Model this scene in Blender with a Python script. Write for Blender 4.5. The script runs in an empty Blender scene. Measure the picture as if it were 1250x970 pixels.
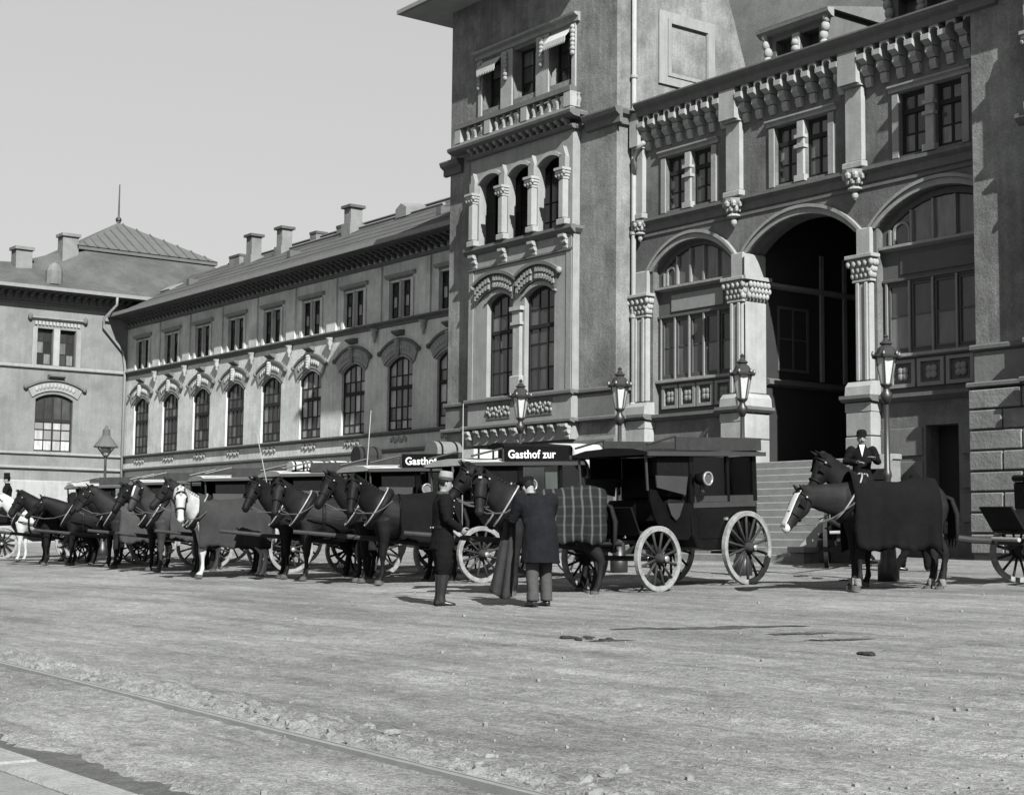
import bpy, bmesh, math, random
from mathutils import Vector, Matrix, noise
from mathutils.geometry import tessellate_polygon
R = math.radians
random.seed(7)
scene = bpy.context.scene
col = scene.collection

# ------------------------------------------------------------------ camera
CAM_H = 1.39
SLOPE = 0.0424                       # the forecourt rises towards the station


def gz(y):
    return SLOPE * y


cam = bpy.data.cameras.new('camera')
cam.sensor_fit = 'HORIZONTAL'
cam.sensor_width = 36.0
cam.lens = 1923.3 / 1250 * 36.0
cam.shift_x = -0.0012
cam.shift_y = -0.0061
cam.clip_start = 0.1
cam.clip_end = 3000
cam_o = bpy.data.objects.new('camera', cam)
col.objects.link(cam_o)
yaw, pit, rol = R(53.311), R(5.437), R(0.614)
fwd = Vector((-math.sin(yaw) * math.cos(pit), math.cos(yaw) * math.cos(pit), math.sin(pit)))
right = Vector((math.cos(yaw), math.sin(yaw), 0))
up = right.cross(fwd)
r2 = right * math.cos(rol) + up * math.sin(rol)
u2 = -right * math.sin(rol) + up * math.cos(rol)
m3 = Matrix((r2, u2, -fwd)).transposed()
cam_o.matrix_world = Matrix.Translation((0, 0, CAM_H)) @ m3.to_4x4()
scene.camera = cam_o

# ------------------------------------------------------------------ sky, sun, exposure
SUN = Vector((3.0, -1.0, 2.3)).normalized()          # towards the sun
el = math.asin(SUN.z)
az = math.atan2(SUN.x, SUN.y)                        # clockwise from +Y
world = bpy.data.worlds.new('World')
scene.world = world
world.use_nodes = True
wn, wl = world.node_tree.nodes, world.node_tree.links
wn.clear()
sky = wn.new('ShaderNodeTexSky')
sky.sky_type = 'NISHITA'
sky.sun_disc = False
sky.sun_elevation = el
sky.sun_rotation = az
sky.air_density = 1.0
sky.dust_density = 2.4
sep = wn.new('ShaderNodeSeparateColor')              # a blue-sensitive plate: the sky is read in blue only
bg = wn.new('ShaderNodeBackground')
bg.inputs['Strength'].default_value = 0.05
out = wn.new('ShaderNodeOutputWorld')
wl.new(sky.outputs['Color'], sep.inputs['Color'])
hz = wn.new('ShaderNodeMath')                        # thin even haze over the whole sky
hz.operation = 'MULTIPLY_ADD'
hz.inputs[1].default_value = 0.36
hz.inputs[2].default_value = 3.05
wl.new(sep.outputs['Blue'], hz.inputs[0])
wl.new(hz.outputs[0], bg.inputs['Color'])
wl.new(bg.outputs['Background'], out.inputs['Surface'])

sl = bpy.data.lights.new('sun', 'SUN')
sl.energy = 5.0
sl.angle = R(0.53)
sl.color = (1.0, 0.995, 0.985)
so = bpy.data.objects.new('sun', sl)
col.objects.link(so)
so.rotation_euler = SUN.to_track_quat('Z', 'Y').to_euler()
so.location = (20, -20, 40)

vs = scene.view_settings
vs.view_transform = 'Standard'
vs.look = 'None'
vs.exposure = 1.35
vs.gamma = 1.0
scene.render.engine = 'CYCLES'
scene.cycles.max_bounces = 6
scene.cycles.diffuse_bounces = 3
scene.cycles.glossy_bounces = 3


# ------------------------------------------------------------------ materials
ALB = 0.50                            # plate exposed long: surfaces are darker than they look


def mat(name, v, var=0.25, scale=3.0, rough=0.85, bump=0.15, fine=60.0, fine_amt=0.12, streak=0.0, spec=0.06,
        tint=(0.972, 1.0, 0.98), stain=0.0, dist=0.02):
    m = bpy.data.materials.new(name)
    m.use_nodes = True
    n, l = m.node_tree.nodes, m.node_tree.links
    b = n['Principled BSDF']
    b.inputs['Roughness'].default_value = rough
    b.inputs['Specular IOR Level'].default_value = spec
    geo = n.new('ShaderNodeNewGeometry')
    pos = geo.outputs['Position']

    def nz(sc, detail=4, rgh=0.6, stretch=None):
        t = n.new('ShaderNodeTexNoise')
        t.inputs['Scale'].default_value = sc
        t.inputs['Detail'].default_value = detail
        t.inputs['Roughness'].default_value = rgh
        if stretch:
            mp = n.new('ShaderNodeMapping')
            mp.inputs['Scale'].default_value = stretch
            l.new(pos, mp.inputs['Vector'])
            l.new(mp.outputs['Vector'], t.inputs['Vector'])
        else:
            l.new(pos, t.inputs['Vector'])
        return t.outputs['Fac']

    def math_(op, a, c):
        k = n.new('ShaderNodeMath')
        k.operation = op
        for i, q in enumerate((a, c)):
            if isinstance(q, (int, float)):
                k.inputs[i].default_value = q
            else:
                l.new(q, k.inputs[i])
        return k.outputs[0]

    def term(fac, amt):                                  # 1 + amt*2*(fac-.5)
        return math_('MULTIPLY_ADD', fac, 2 * amt) if False else math_('ADD', math_('MULTIPLY', fac, 2 * amt * 1.6), 1 - amt * 1.6)
    val = term(nz(scale), var)
    nf = nz(fine, 2, 0.7)
    if fine_amt:
        val = math_('MULTIPLY', val, term(nf, fine_amt))
    if streak:
        val = math_('MULTIPLY', val, term(nz(1.0, 4, 0.6, (7.0, 7.0, 0.5)), streak))
    if stain:
        s = nz(0.55, 5, 0.65)
        r = n.new('ShaderNodeValToRGB')
        r.color_ramp.elements[0].position = 0.40
        r.color_ramp.elements[0].color = (1 - stain,) * 3 + (1,)
        r.color_ramp.elements[1].position = 0.58
        r.color_ramp.elements[1].color = (1, 1, 1, 1)
        l.new(s, r.inputs['Fac'])
        val = math_('MULTIPLY', val, r.outputs['Color'])
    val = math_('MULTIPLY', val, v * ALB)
    cc = n.new('ShaderNodeCombineColor')
    for i, t in enumerate(tint):
        l.new(math_('MULTIPLY', val, t), cc.inputs[i])
    l.new(cc.outputs['Color'], b.inputs['Base Color'])
    if bump:
        bp = n.new('ShaderNodeBump')
        bp.inputs['Strength'].default_value = bump
        bp.inputs['Distance'].default_value = dist
        l.new(math_('ADD', math_('MULTIPLY', nf, 0.6), nz(scale * 4, 3)), bp.inputs['Height'])
        l.new(bp.outputs['Normal'], b.inputs['Normal'])
    return m


M = {}
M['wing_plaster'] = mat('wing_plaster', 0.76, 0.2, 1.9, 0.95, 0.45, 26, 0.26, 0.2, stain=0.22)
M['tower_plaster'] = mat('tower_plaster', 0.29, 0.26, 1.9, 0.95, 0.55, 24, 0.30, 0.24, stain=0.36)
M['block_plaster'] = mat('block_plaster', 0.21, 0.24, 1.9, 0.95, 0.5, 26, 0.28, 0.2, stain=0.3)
M['pav_plaster'] = mat('pav_plaster', 0.27, 0.16, 1.4, 0.95, 0.35, 20, 0.22, 0.1, stain=0.2)
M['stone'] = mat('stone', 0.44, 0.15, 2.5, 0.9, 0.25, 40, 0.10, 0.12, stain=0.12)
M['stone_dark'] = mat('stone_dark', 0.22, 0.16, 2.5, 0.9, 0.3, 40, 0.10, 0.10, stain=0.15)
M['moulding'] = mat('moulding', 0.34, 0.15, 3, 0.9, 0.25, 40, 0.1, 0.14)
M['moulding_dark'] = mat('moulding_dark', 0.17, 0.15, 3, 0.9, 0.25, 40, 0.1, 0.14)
M['rustic'] = mat('rustic', 0.28, 0.2, 2.2, 0.95, 0.6, 22, 0.15, 0.1, stain=0.2)
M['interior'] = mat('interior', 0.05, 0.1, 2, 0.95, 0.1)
M['roof'] = mat('roof', 0.13, 0.18, 1.6, 0.85, 0.5, 14, 0.25, stain=0.2)
M['roof_light'] = mat('roof_light', 0.22, 0.15, 1.6, 0.8, 0.3, 14, 0.2, stain=0.2)
M['slate'] = mat('slate', 0.15, 0.15, 2, 0.7, 0.3, 20, 0.15)
M['zinc'] = mat('zinc', 0.30, 0.15, 4, 0.5, 0.05, 30, 0.1)
M['pipe'] = mat('pipe', 0.42, 0.15, 5, 0.5, 0.05, 30, 0.1)
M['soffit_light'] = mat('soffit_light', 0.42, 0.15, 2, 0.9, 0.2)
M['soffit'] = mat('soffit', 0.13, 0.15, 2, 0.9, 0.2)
M['chimney'] = mat('chimney', 0.27, 0.2, 2.5, 0.95, 0.4, 25, 0.15, stain=0.25)
M['window_frame'] = mat('window_frame', 0.035, 0.15, 6, 0.6, 0.05)
M['frame_light'] = mat('frame_light', 0.30, 0.15, 6, 0.6, 0.05)
M['frame_grey'] = mat('frame_grey', 0.13, 0.15, 6, 0.6, 0.05)
M['iron'] = mat('iron', 0.025, 0.2, 8, 0.45, 0.05, spec=0.5)
M['iron_dull'] = mat('iron_dull', 0.05, 0.2, 8, 0.6, 0.1)
M['steel'] = mat('steel', 0.35, 0.2, 8, 0.35, 0.05, spec=0.6)
M['awning'] = mat('awning', 0.62, 0.15, 5, 0.95, 0.1)
M['lacquer'] = mat('lacquer', 0.007, 0.4, 4, 0.22, 0.04, spec=0.18)
M['lacquer_grey'] = mat('lacquer_grey', 0.05, 0.2, 4, 0.4, 0.03, spec=0.5)
M['leather'] = mat('leather', 0.012, 0.3, 12, 0.5, 0.2)
M['leather_light'] = mat('leather_light', 0.11, 0.3, 12, 0.5, 0.1)
M['tyre_dust'] = mat('tyre_dust', 0.31, 0.5, 9, 0.9, 0.2)
M['wood_dark'] = mat('wood_dark', 0.05, 0.3, 7, 0.6, 0.1)
M['wood_pale'] = mat('wood_pale', 0.40, 0.25, 7, 0.8, 0.1)
M['canvas'] = mat('canvas', 0.60, 0.15, 6, 0.95, 0.2)
M['canvas_grey'] = mat('canvas_grey', 0.22, 0.2, 6, 0.95, 0.2)
M['brass'] = mat('brass', 0.30, 0.1, 8, 0.25, 0.02, spec=0.8)
M['lamp_glass'] = mat('lamp_glass', 0.62, 0.1, 8, 0.15, 0.0, spec=0.6)
M['sign_white'] = mat('sign_white', 0.8, 0.05, 8, 0.7, 0.0)
M['horse_black'] = mat('horse_black', 0.010, 0.3, 5, 0.6, 0.15, spec=0.08)
M['horse_brown'] = mat('horse_brown', 0.018, 0.3, 5, 0.6, 0.15, spec=0.08)
M['horse_bay'] = mat('horse_bay', 0.045, 0.3, 4, 0.6, 0.15, spec=0.08)
M['horse_white'] = mat('horse_white', 0.55, 0.15, 5, 0.7, 0.15)
M['hair'] = mat('hair', 0.018, 0.3, 20, 0.6, 0.4)
M['hair_white'] = mat('hair_white', 0.45, 0.3, 20, 0.7, 0.4)
M['hoof'] = mat('hoof', 0.10, 0.3, 10, 0.7, 0.1)
M['blaze'] = mat('blaze', 0.6, 0.1, 10, 0.7, 0.1)
M['sock'] = mat('sock', 0.22, 0.4, 14, 0.9, 0.2)
M['blanket'] = mat('blanket', 0.048, 0.25, 4, 0.98, 0.5, 90, 0.2)
M['blanket_dark'] = mat('blanket_dark', 0.010, 0.3, 4, 0.98, 0.5, 90, 0.2)
M['blanket_grey'] = mat('blanket_grey', 0.07, 0.25, 4, 0.98, 0.5, 90, 0.2)
M['cloth_black'] = mat('cloth_black', 0.010, 0.3, 6, 0.95, 0.4, 80, 0.2)
M['cloth_navy'] = mat('cloth_navy', 0.016, 0.3, 6, 0.95, 0.4, 80, 0.2, tint=(0.92, 0.95, 1.1))
M['cloth_grey'] = mat('cloth_grey', 0.085, 0.25, 6, 0.95, 0.4, 80, 0.2)
M['linen'] = mat('linen', 0.7, 0.1, 6, 0.95, 0.2)
M['skin'] = mat('skin', 0.34, 0.1, 12, 0.6, 0.05)
M['boot'] = mat('boot', 0.02, 0.3, 12, 0.3, 0.1, spec=0.5)
M['granite'] = mat('granite', 0.36, 0.25, 7, 0.9, 0.5, 50, 0.25)
M['cobble'] = mat('cobble', 0.25, 0.4, 6, 0.9, 0.5, 40, 0.2)
M['grit'] = mat('grit', 0.3, 0.35, 9, 0.95, 0.3, 40, 0.2)
M['damp'] = mat('damp', 0.10, 0.35, 5, 0.9, 0.5, 40, 0.35)
M['mud'] = mat('mud', 0.13, 0.3, 6, 0.9, 0.5, 40, 0.3)
M['pavement'] = mat('pavement', 0.30, 0.25, 2.5, 0.95, 0.4, 50, 0.25)
M['dung'] = mat('dung', 0.05, 0.3, 20, 0.95, 0.5)
M['step'] = mat('step', 0.30, 0.2, 3, 0.9, 0.3, 40, 0.15)


def glass(name, lo, hi, rough=0.12):
    m = bpy.data.materials.new(name)
    m.use_nodes = True
    n, l = m.node_tree.nodes, m.node_tree.links
    b = n['Principled BSDF']
    oi = n.new('ShaderNodeObjectInfo')
    geo = n.new('ShaderNodeNewGeometry')
    t = n.new('ShaderNodeTexNoise')
    t.inputs['Scale'].default_value = 2.2
    mp = n.new('ShaderNodeMapping')
    mp.inputs['Scale'].default_value = (3, 3, 0.8)
    l.new(geo.outputs['Position'], mp.inputs['Vector'])
    l.new(mp.outputs['Vector'], t.inputs['Vector'])
    a = n.new('ShaderNodeMath')
    a.operation = 'MULTIPLY'
    l.new(oi.outputs['Random'], a.inputs[0])
    l.new(t.outputs['Fac'], a.inputs[1])
    r = n.new('ShaderNodeValToRGB')
    r.color_ramp.elements[0].color = (lo,) * 3 + (1,)
    r.color_ramp.elements[1].color = (hi, hi * 1.01, hi, 1)
    r.color_ramp.elements[1].position = 0.6
    l.new(a.outputs[0], r.inputs['Fac'])
    l.new(r.outputs['Color'], b.inputs['Base Color'])
    b.inputs['Roughness'].default_value = rough
    b.inputs['Specular IOR Level'].default_value = 0.5
    t2 = n.new('ShaderNodeTexNoise')
    t2.inputs['Scale'].default_value = 1.7
    l.new(geo.outputs['Position'], t2.inputs['Vector'])
    bp = n.new('ShaderNodeBump')
    bp.inputs['Strength'].default_value = 0.12
    bp.inputs['Distance'].default_value = 0.05
    l.new(t2.outputs['Fac'], bp.inputs['Height'])
    l.new(bp.outputs['Normal'], b.inputs['Normal'])
    return m


def clear_glass():
    m = bpy.data.materials.new('clear_glass')
    m.use_nodes = True
    n, l = m.node_tree.nodes, m.node_tree.links
    tr = n.new('ShaderNodeBsdfTransparent')
    tr.inputs['Color'].default_value = (.8, .82, .81, 1)
    gl = n.new('ShaderNodeBsdfGlossy')
    gl.inputs['Roughness'].default_value = 0.08
    gl.inputs['Color'].default_value = (.8, .8, .8, 1)
    fr = n.new('ShaderNodeFresnel')
    mx = n.new('ShaderNodeMixShader')
    l.new(fr.outputs[0], mx.inputs[0])
    l.new(tr.outputs[0], mx.inputs[1])
    l.new(gl.outputs[0], mx.inputs[2])
    l.new(mx.outputs[0], n['Material Output'].inputs['Surface'])
    return m


M['clear_glass'] = clear_glass()
M['glass'] = glass('glass', 0.012, 0.05)
M['glass_mid'] = glass('glass_mid', 0.03, 0.13)
M['glass_pale'] = glass('glass_pale', 0.12, 0.34, 0.3)


def plaid():
    m = bpy.data.materials.new('plaid')
    m.use_nodes = True
    n, l = m.node_tree.nodes, m.node_tree.links
    b = n['Principled BSDF']
    b.inputs['Roughness'].default_value = 0.98
    b.inputs['Specular IOR Level'].default_value = 0.03
    tc = n.new('ShaderNodeTexCoord')
    tot = None
    for axis, sc in (('X', 4.6), ('Z', 4.6)):
        w = n.new('ShaderNodeTexWave')
        w.wave_type = 'BANDS'
        w.bands_direction = axis
        w.inputs['Scale'].default_value = sc / 2.0
        w.inputs['Distortion'].default_value = 1.5
        w.inputs['Detail'].default_value = 3.0
        w.inputs['Detail Scale'].default_value = 1.2
        l.new(tc.outputs['Object'], w.inputs['Vector'])
        r = n.new('ShaderNodeValToRGB')
        r.color_ramp.elements[0].position = 0.80
        r.color_ramp.elements[0].color = (0, 0, 0, 1)
        r.color_ramp.elements[1].position = 0.97
        r.color_ramp.elements[1].color = ((0.034,) * 3 + (1,)) if axis == 'X' else ((0.007,) * 3 + (1,))
        l.new(w.outputs['Fac'], r.inputs['Fac'])
        if tot is None:
            tot = r.outputs['Color']
        else:
            a = n.new('ShaderNodeMix')
            a.data_type = 'RGBA'
            a.blend_type = 'ADD'
            a.inputs['Factor'].default_value = 1
            l.new(tot, a.inputs['A'])
            l.new(r.outputs['Color'], a.inputs['B'])
            tot = a.outputs['Result']
    a = n.new('ShaderNodeMix')
    a.data_type = 'RGBA'
    a.blend_type = 'ADD'
    a.inputs['Factor'].default_value = 1
    l.new(tot, a.inputs['A'])
    a.inputs['B'].default_value = (0.010, 0.011, 0.0105, 1)
    l.new(a.outputs['Result'], b.inputs['Base Color'])
    return m


M['plaid'] = plaid()


# ------------------------------------------------------------------ mesh helpers
class F:                                                # a facade: u along it, v up, w outwards
    def __init__(s, o, u, n):
        s.o, s.u, s.n = Vector(o), Vector(u), Vector(n)

    def pt(s, u, v, w):
        p = s.o + s.u * u + s.n * w
        return Vector((p.x, p.y, p.z + v))


def front(Y):
    return F((0, Y, 0), (1, 0, 0), (0, -1, 0))


def side(X):                                            # faces +X, u is world Y
    return F((X, 0, 0), (0, 1, 0), (1, 0, 0))


LOCAL = F((0, 0, 0), (1, 0, 0), (0, -1, 0))
CH = {}                                                 # children of every object, by name


class MB:
    def __init__(s):
        s.v, s.f = [], []

    def add(s, vs, fs):
        b = len(s.v)
        s.v += [Vector(q) for q in vs]
        s.f += [[b + i for i in q] for q in fs]
        return s

    def box(s, x0, x1, y0, y1, z0, z1):
        return s.add([(x0, y0, z0), (x1, y0, z0), (x1, y1, z0), (x0, y1, z0), (x0, y0, z1), (x1, y0, z1), (x1, y1, z1), (x0, y1, z1)],
                     [(0, 3, 2, 1), (4, 5, 6, 7), (0, 1, 5, 4), (1, 2, 6, 5), (2, 3, 7, 6), (3, 0, 4, 7)])

    def fbox(s, fc, u0, u1, v0, v1, w0, w1):
        c = [(u0, v0, w0), (u1, v0, w0), (u1, v0, w1), (u0, v0, w1), (u0, v1, w0), (u1, v1, w0), (u1, v1, w1), (u0, v1, w1)]
        return s.add([fc.pt(*q) for q in c], [(0, 3, 2, 1), (4, 5, 6, 7), (0, 1, 5, 4), (1, 2, 6, 5), (2, 3, 7, 6), (3, 0, 4, 7)])

    def prism(s, fc, loop, w0, w1):                     # loop in (u, v)
        n = len(loop)
        vs = [fc.pt(u, v, w0) for u, v in loop] + [fc.pt(u, v, w1) for u, v in loop]
        fs = [list(range(n))[::-1], list(range(n, 2 * n))] + [(i, (i + 1) % n, n + (i + 1) % n, n + i) for i in range(n)]
        return s.add(vs, fs)

    def mold(s, fc, u0, u1, prof):                      # prof in (w, v), swept along u
        n = len(prof)
        vs = [fc.pt(u0, v, w) for w, v in prof] + [fc.pt(u1, v, w) for w, v in prof]
        fs = [list(range(n)), list(range(n, 2 * n))[::-1]] + [((i + 1) % n, i, n + i, n + (i + 1) % n) for i in range(n)]
        return s.add(vs, fs)

    def band(s, fc, inner, outer, w0, w1):              # ring between two polylines
        n = len(inner)
        vs = []
        for (a, b), (c, d) in zip(inner, outer):
            vs += [fc.pt(a, b, w0), fc.pt(c, d, w0), fc.pt(c, d, w1), fc.pt(a, b, w1)]
        fs = []
        for i in range(n - 1):
            a, b = 4 * i, 4 * (i + 1)
            for k in range(4):
                fs.append((a + k, a + (k + 1) % 4, b + (k + 1) % 4, b + k))
        fs += [(0, 3, 2, 1), (4 * (n - 1), 4 * (n - 1) + 1, 4 * (n - 1) + 2, 4 * (n - 1) + 3)]
        return s.add(vs, fs)

    def panel(s, fc, outer, holes, depth, w=0.0):       # wall with openings and their reveals
        loops = [outer] + holes
        tri = tessellate_polygon([[Vector((a, b, 0)) for a, b in lp] for lp in loops])
        flat = [q for lp in loops for q in lp]
        n = len(flat)
        vs = [fc.pt(a, b, w) for a, b in flat] + [fc.pt(a, b, w - depth) for a, b in flat]
        fs = [tuple(t) for t in tri] + [tuple(i + n for i in t)[::-1] for t in tri]
        k = 0
        for lp in loops:
            m = len(lp)
            for i in range(m):
                a, b = k + i, k + (i + 1) % m
                fs.append((a, b, b + n, a + n))
            k += m
        return s.add(vs, fs)

    def tube(s, pts, r, n=8, cap=True):
        pts = [Vector(q) for q in pts]
        rs = r if isinstance(r, (list, tuple)) else [r] * len(pts)
        return s.sweep([(q, a, a) for q, a in zip(pts, rs)], n, cap)

    def sweep(s, secs, n=12, cap=True, sidev=None, power=1.0):
        """secs: (centre, side radius, other radius[, side vector])"""
        P = [Vector(q[0]) for q in secs]
        rings = []
        prev = None
        for i, q in enumerate(secs):
            t = (P[min(i + 1, len(P) - 1)] - P[max(i - 1, 0)])
            if t.length < 1e-7:
                t = Vector((0, 0, 1))
            t.normalize()
            sv = q[3] if len(q) > 3 else sidev
            if sv is None:
                sv = prev if prev is not None else (Vector((0, 0, 1)) if abs(t.z) < 0.9 else Vector((1, 0, 0)))
            sv = Vector(sv)
            sv = sv - t * sv.dot(t)
            if sv.length < 1e-5:
                sv = Vector((0.3, 1, 0.1))
                sv = sv - t * sv.dot(t)
            sv.normalize()
            prev = sv
            ov = t.cross(sv)
            ring = []
            for k in range(n):
                a = 2 * math.pi * k / n
                c, d = math.cos(a), math.sin(a)
                if power != 1.0:
                    c = math.copysign(abs(c) ** power, c)
                    d = math.copysign(abs(d) ** power, d)
                ring.append(P[i] + sv * c * q[1] + ov * d * q[2])
            rings.append(ring)
        vs = [x for rg in rings for x in rg]
        fs = []
        for i in range(len(rings) - 1):
            for k in range(n):
                a, b = i * n + k, i * n + (k + 1) % n
                fs.append((a, b, b + n, a + n))
        if cap:
            fs += [list(range(n))[::-1], list(range((len(rings) - 1) * n, len(rings) * n))]
        return s.add(vs, fs)

    def lathe(s, prof, n=16, at=(0, 0, 0), axis='z'):   # prof (r, h)
        at = Vector(at)
        vs, fs = [], []
        for r, h in prof:
            for k in range(n):
                a = 2 * math.pi * k / n
                q = (r * math.cos(a), r * math.sin(a), h)
                if axis == 'y':
                    q = (q[0], h, q[1])
                elif axis == 'x':
                    q = (h, q[0], q[1])
                vs.append(at + Vector(q))
        for i in range(len(prof) - 1):
            for k in range(n):
                a, b = i * n + k, i * n + (k + 1) % n
                fs.append((a, b, b + n, a + n))
        fs += [list(range(n))[::-1], list(range((len(prof) - 1) * n, len(prof) * n))]
        return s.add(vs, fs)

    def ball(s, c, rx, ry=None, rz=None, n=10, m=7):
        ry = ry or rx
        rz = rz or rx
        vs = [Vector(c) + Vector((0, 0, -rz))]
        for i in range(1, m):
            t = math.pi * i / m - math.pi / 2
            for k in range(n):
                a = 2 * math.pi * k / n
                vs.append(Vector(c) + Vector((rx * math.cos(t) * math.cos(a), ry * math.cos(t) * math.sin(a), rz * math.sin(t))))
        vs.append(Vector(c) + Vector((0, 0, rz)))
        fs = [(0, 1 + (k + 1) % n, 1 + k) for k in range(n)]
        for i in range(m - 2):
            for k in range(n):
                a, b = 1 + i * n + k, 1 + i * n + (k + 1) % n
                fs.append((a, b, b + n, a + n))
        e = len(vs) - 1
        b0 = 1 + (m - 2) * n
        fs += [(b0 + k, b0 + (k + 1) % n, e) for k in range(n)]
        return s.add(vs, fs)

    def mesh(s, name, smooth=False):
        me = bpy.data.meshes.new(name)
        me.from_pydata([tuple(q) for q in s.v], [], s.f)
        bm = bmesh.new()
        bm.from_mesh(me)
        bmesh.ops.recalc_face_normals(bm, faces=bm.faces)
        bm.to_mesh(me)
        bm.free()
        if smooth:
            for p in me.polygons:
                p.use_smooth = True
        return me

    def build(s, name, m, parent=None, smooth=False, bevel=0.0):
        me = s.mesh(name, smooth)
        return place(name, me, m, parent, bevel)


def place(name, me, m, parent=None, bevel=0.0):
    o = bpy.data.objects.new(name, me)
    if m is not None and not me.materials:
        me.materials.append(M[m] if isinstance(m, str) else m)
    col.objects.link(o)
    if parent is not None:
        o.parent = parent
        o.matrix_parent_inverse = worldm(parent).inverted()
        CH.setdefault(parent.name, []).append(o)
    if bevel:
        b = o.modifiers.new('bevel', 'BEVEL')
        b.width = bevel
        b.segments = 1
        b.limit_method = 'ANGLE'
    return o


def worldm(o):
    m = o.matrix_basis.copy()
    if o.parent is not None:
        m = worldm(o.parent) @ o.matrix_parent_inverse @ m
    return m


def tag(o, label=None, cat=None, group=None, kind=None):
    if label:
        o['label'] = label
    if cat:
        o['category'] = cat
    if group:
        o['group'] = group
    if kind:
        o['kind'] = kind
    return o


def thing(name, loc, label, cat, group=None, rz=0.0):
    o = bpy.data.objects.new(name, None)
    o.empty_display_size = 0.3
    col.objects.link(o)
    o.location = loc
    o.rotation_euler = (0, 0, rz)
    return tag(o, label, cat, group)


def copy_tree(o, parent=None):
    c = o.copy()
    col.objects.link(c)
    c.parent = parent
    if parent is not None:
        CH.setdefault(parent.name, []).append(c)
    for ch in CH.get(o.name, []):
        copy_tree(ch, c)
    return c


def remesh(mb, voxel, smooth_it=6, ratio=1.0, factor=0.5):
    """one continuous skin over overlapping closed shapes"""
    me = mb.mesh('tmp')
    o = bpy.data.objects.new('tmp', me)
    col.objects.link(o)
    md = o.modifiers.new('r', 'REMESH')
    md.mode = 'VOXEL'
    md.voxel_size = voxel
    if smooth_it:
        sm = o.modifiers.new('s', 'SMOOTH')
        sm.iterations = smooth_it
        sm.factor = factor
    if ratio < 1:
        d = o.modifiers.new('d', 'DECIMATE')
        d.ratio = ratio
    dg = bpy.context.evaluated_depsgraph_get()
    res = bpy.data.meshes.new_from_object(o.evaluated_get(dg))
    bpy.data.objects.remove(o)
    for p in res.polygons:
        p.use_smooth = True
    res.materials.clear()
    return res


def displace(me, fn):
    n = len(me.vertices)
    co, no = [0.0] * (3 * n), [0.0] * (3 * n)
    me.vertices.foreach_get('co', co)
    me.vertex_normals.foreach_get('vector', no)
    for i in range(0, 3 * n, 3):
        d = fn(Vector(co[i:i + 3]))
        co[i] += no[i] * d
        co[i + 1] += no[i + 1] * d
        co[i + 2] += no[i + 2] * d
    me.vertices.foreach_set('co', co)
    me.update()


def arc(u0, u1, vs_, vc, n=10):
    """segmental arch from (u0, vs_) over the crown vc to (u1, vs_)"""
    h = max(vc - vs_, 1e-3)
    a = (u1 - u0) / 2
    r = (a * a + h * h) / (2 * h)
    cu, cv = (u0 + u1) / 2, vc - r
    t = math.asin(min(1, a / r))
    return [(cu + r * math.sin(-t + 2 * t * i / n), cv + r * math.cos(-t + 2 * t * i / n)) for i in range(n + 1)]


def arch_loop(u0, u1, v0, vs_, vc, n=10):
    return [(u0, v0)] + arc(u0, u1, vs_, vc, n) + [(u1, v0)]


def rect(u0, u1, v0, v1):
    return [(u0, v0), (u0, v1), (u1, v1), (u1, v0)]


def arch_v(u, u0, u1, vs_, vc):
    h = max(vc - vs_, 1e-3)
    a = (u1 - u0) / 2
    r = (a * a + h * h) / (2 * h)
    d = u - (u0 + u1) / 2
    return vc - r + math.sqrt(max(r * r - d * d, 0))


def window(fc, u0, u1, v0, vs_, vc, w, parent, cols=4, rows=(0.5,), fm='window_frame', gm='glass', fr=0.07, bar=0.035,
           heavy=None, depth=0.07):
    """frame with glazing bars as one part; every pane is a sub-part. rows: relative heights of bars"""
    top = lambda u: arch_v(u, u0, u1, vs_, vc) if vc > vs_ else vs_
    mb = MB()
    n = 8
    A = [(u0, v0), (u0, vs_)] + (arc(u0, u1, vs_, vc, n)[1:-1] if vc > vs_ else []) + [(u1, vs_), (u1, v0)]
    k = 1 - 2 * fr / (u1 - u0)
    cu = (u0 + u1) / 2
    B = [(cu + (a - cu) * k, b - fr if b > v0 else b) for a, b in A]
    mb.band(fc, B, A, w - depth, w)
    mb.fbox(fc, u0 + fr, u1 - fr, v0, v0 + fr, w - depth, w - 0.004)
    iu0, iu1 = u0 + fr, u1 - fr
    cw = (iu1 - iu0) / cols
    us = [iu0 + cw * i for i in range(cols + 1)]
    for i in range(1, cols):
        b = bar * (1.7 if cols % 2 == 0 and i == cols // 2 else 1)
        mb.fbox(fc, us[i] - b / 2, us[i] + b / 2, v0 + fr, top(us[i]) - fr * 0.6, w - depth * 0.8, w - 0.012)
    H = vs_ - v0
    vsl = [v0 + fr] + [v0 + H * r for r in rows]
    for j, r in enumerate(rows):
        b = bar * (3.0 if (heavy is not None and j == heavy) else 1)
        ww = w + (0.02 if (heavy is not None and j == heavy) else -0.016)
        mb.fbox(fc, iu0, iu1, v0 + H * r - b / 2, v0 + H * r + b / 2, w - depth * 0.7, ww)
    o = mb.build('window', fm, parent)
    for i in range(cols):
        a, b = us[i], us[i + 1]
        for j in range(len(vsl)):
            lo = vsl[j]
            if j + 1 < len(vsl):
                loop = rect(a, b, lo, vsl[j + 1])
            else:
                m_ = (a + b) / 2
                loop = [(a, lo), (a, top(a) - fr * 0.4), (m_, top(m_) - fr * 0.4), (b, top(b) - fr * 0.4), (b, lo)]
            g = gm(i, j) if callable(gm) else gm[(i + j) % len(gm)] if isinstance(gm, (list, tuple)) else gm
            MB().prism(fc, loop, w - depth * 0.62, w - depth * 0.5).build('pane', g, o)
    return o
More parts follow.
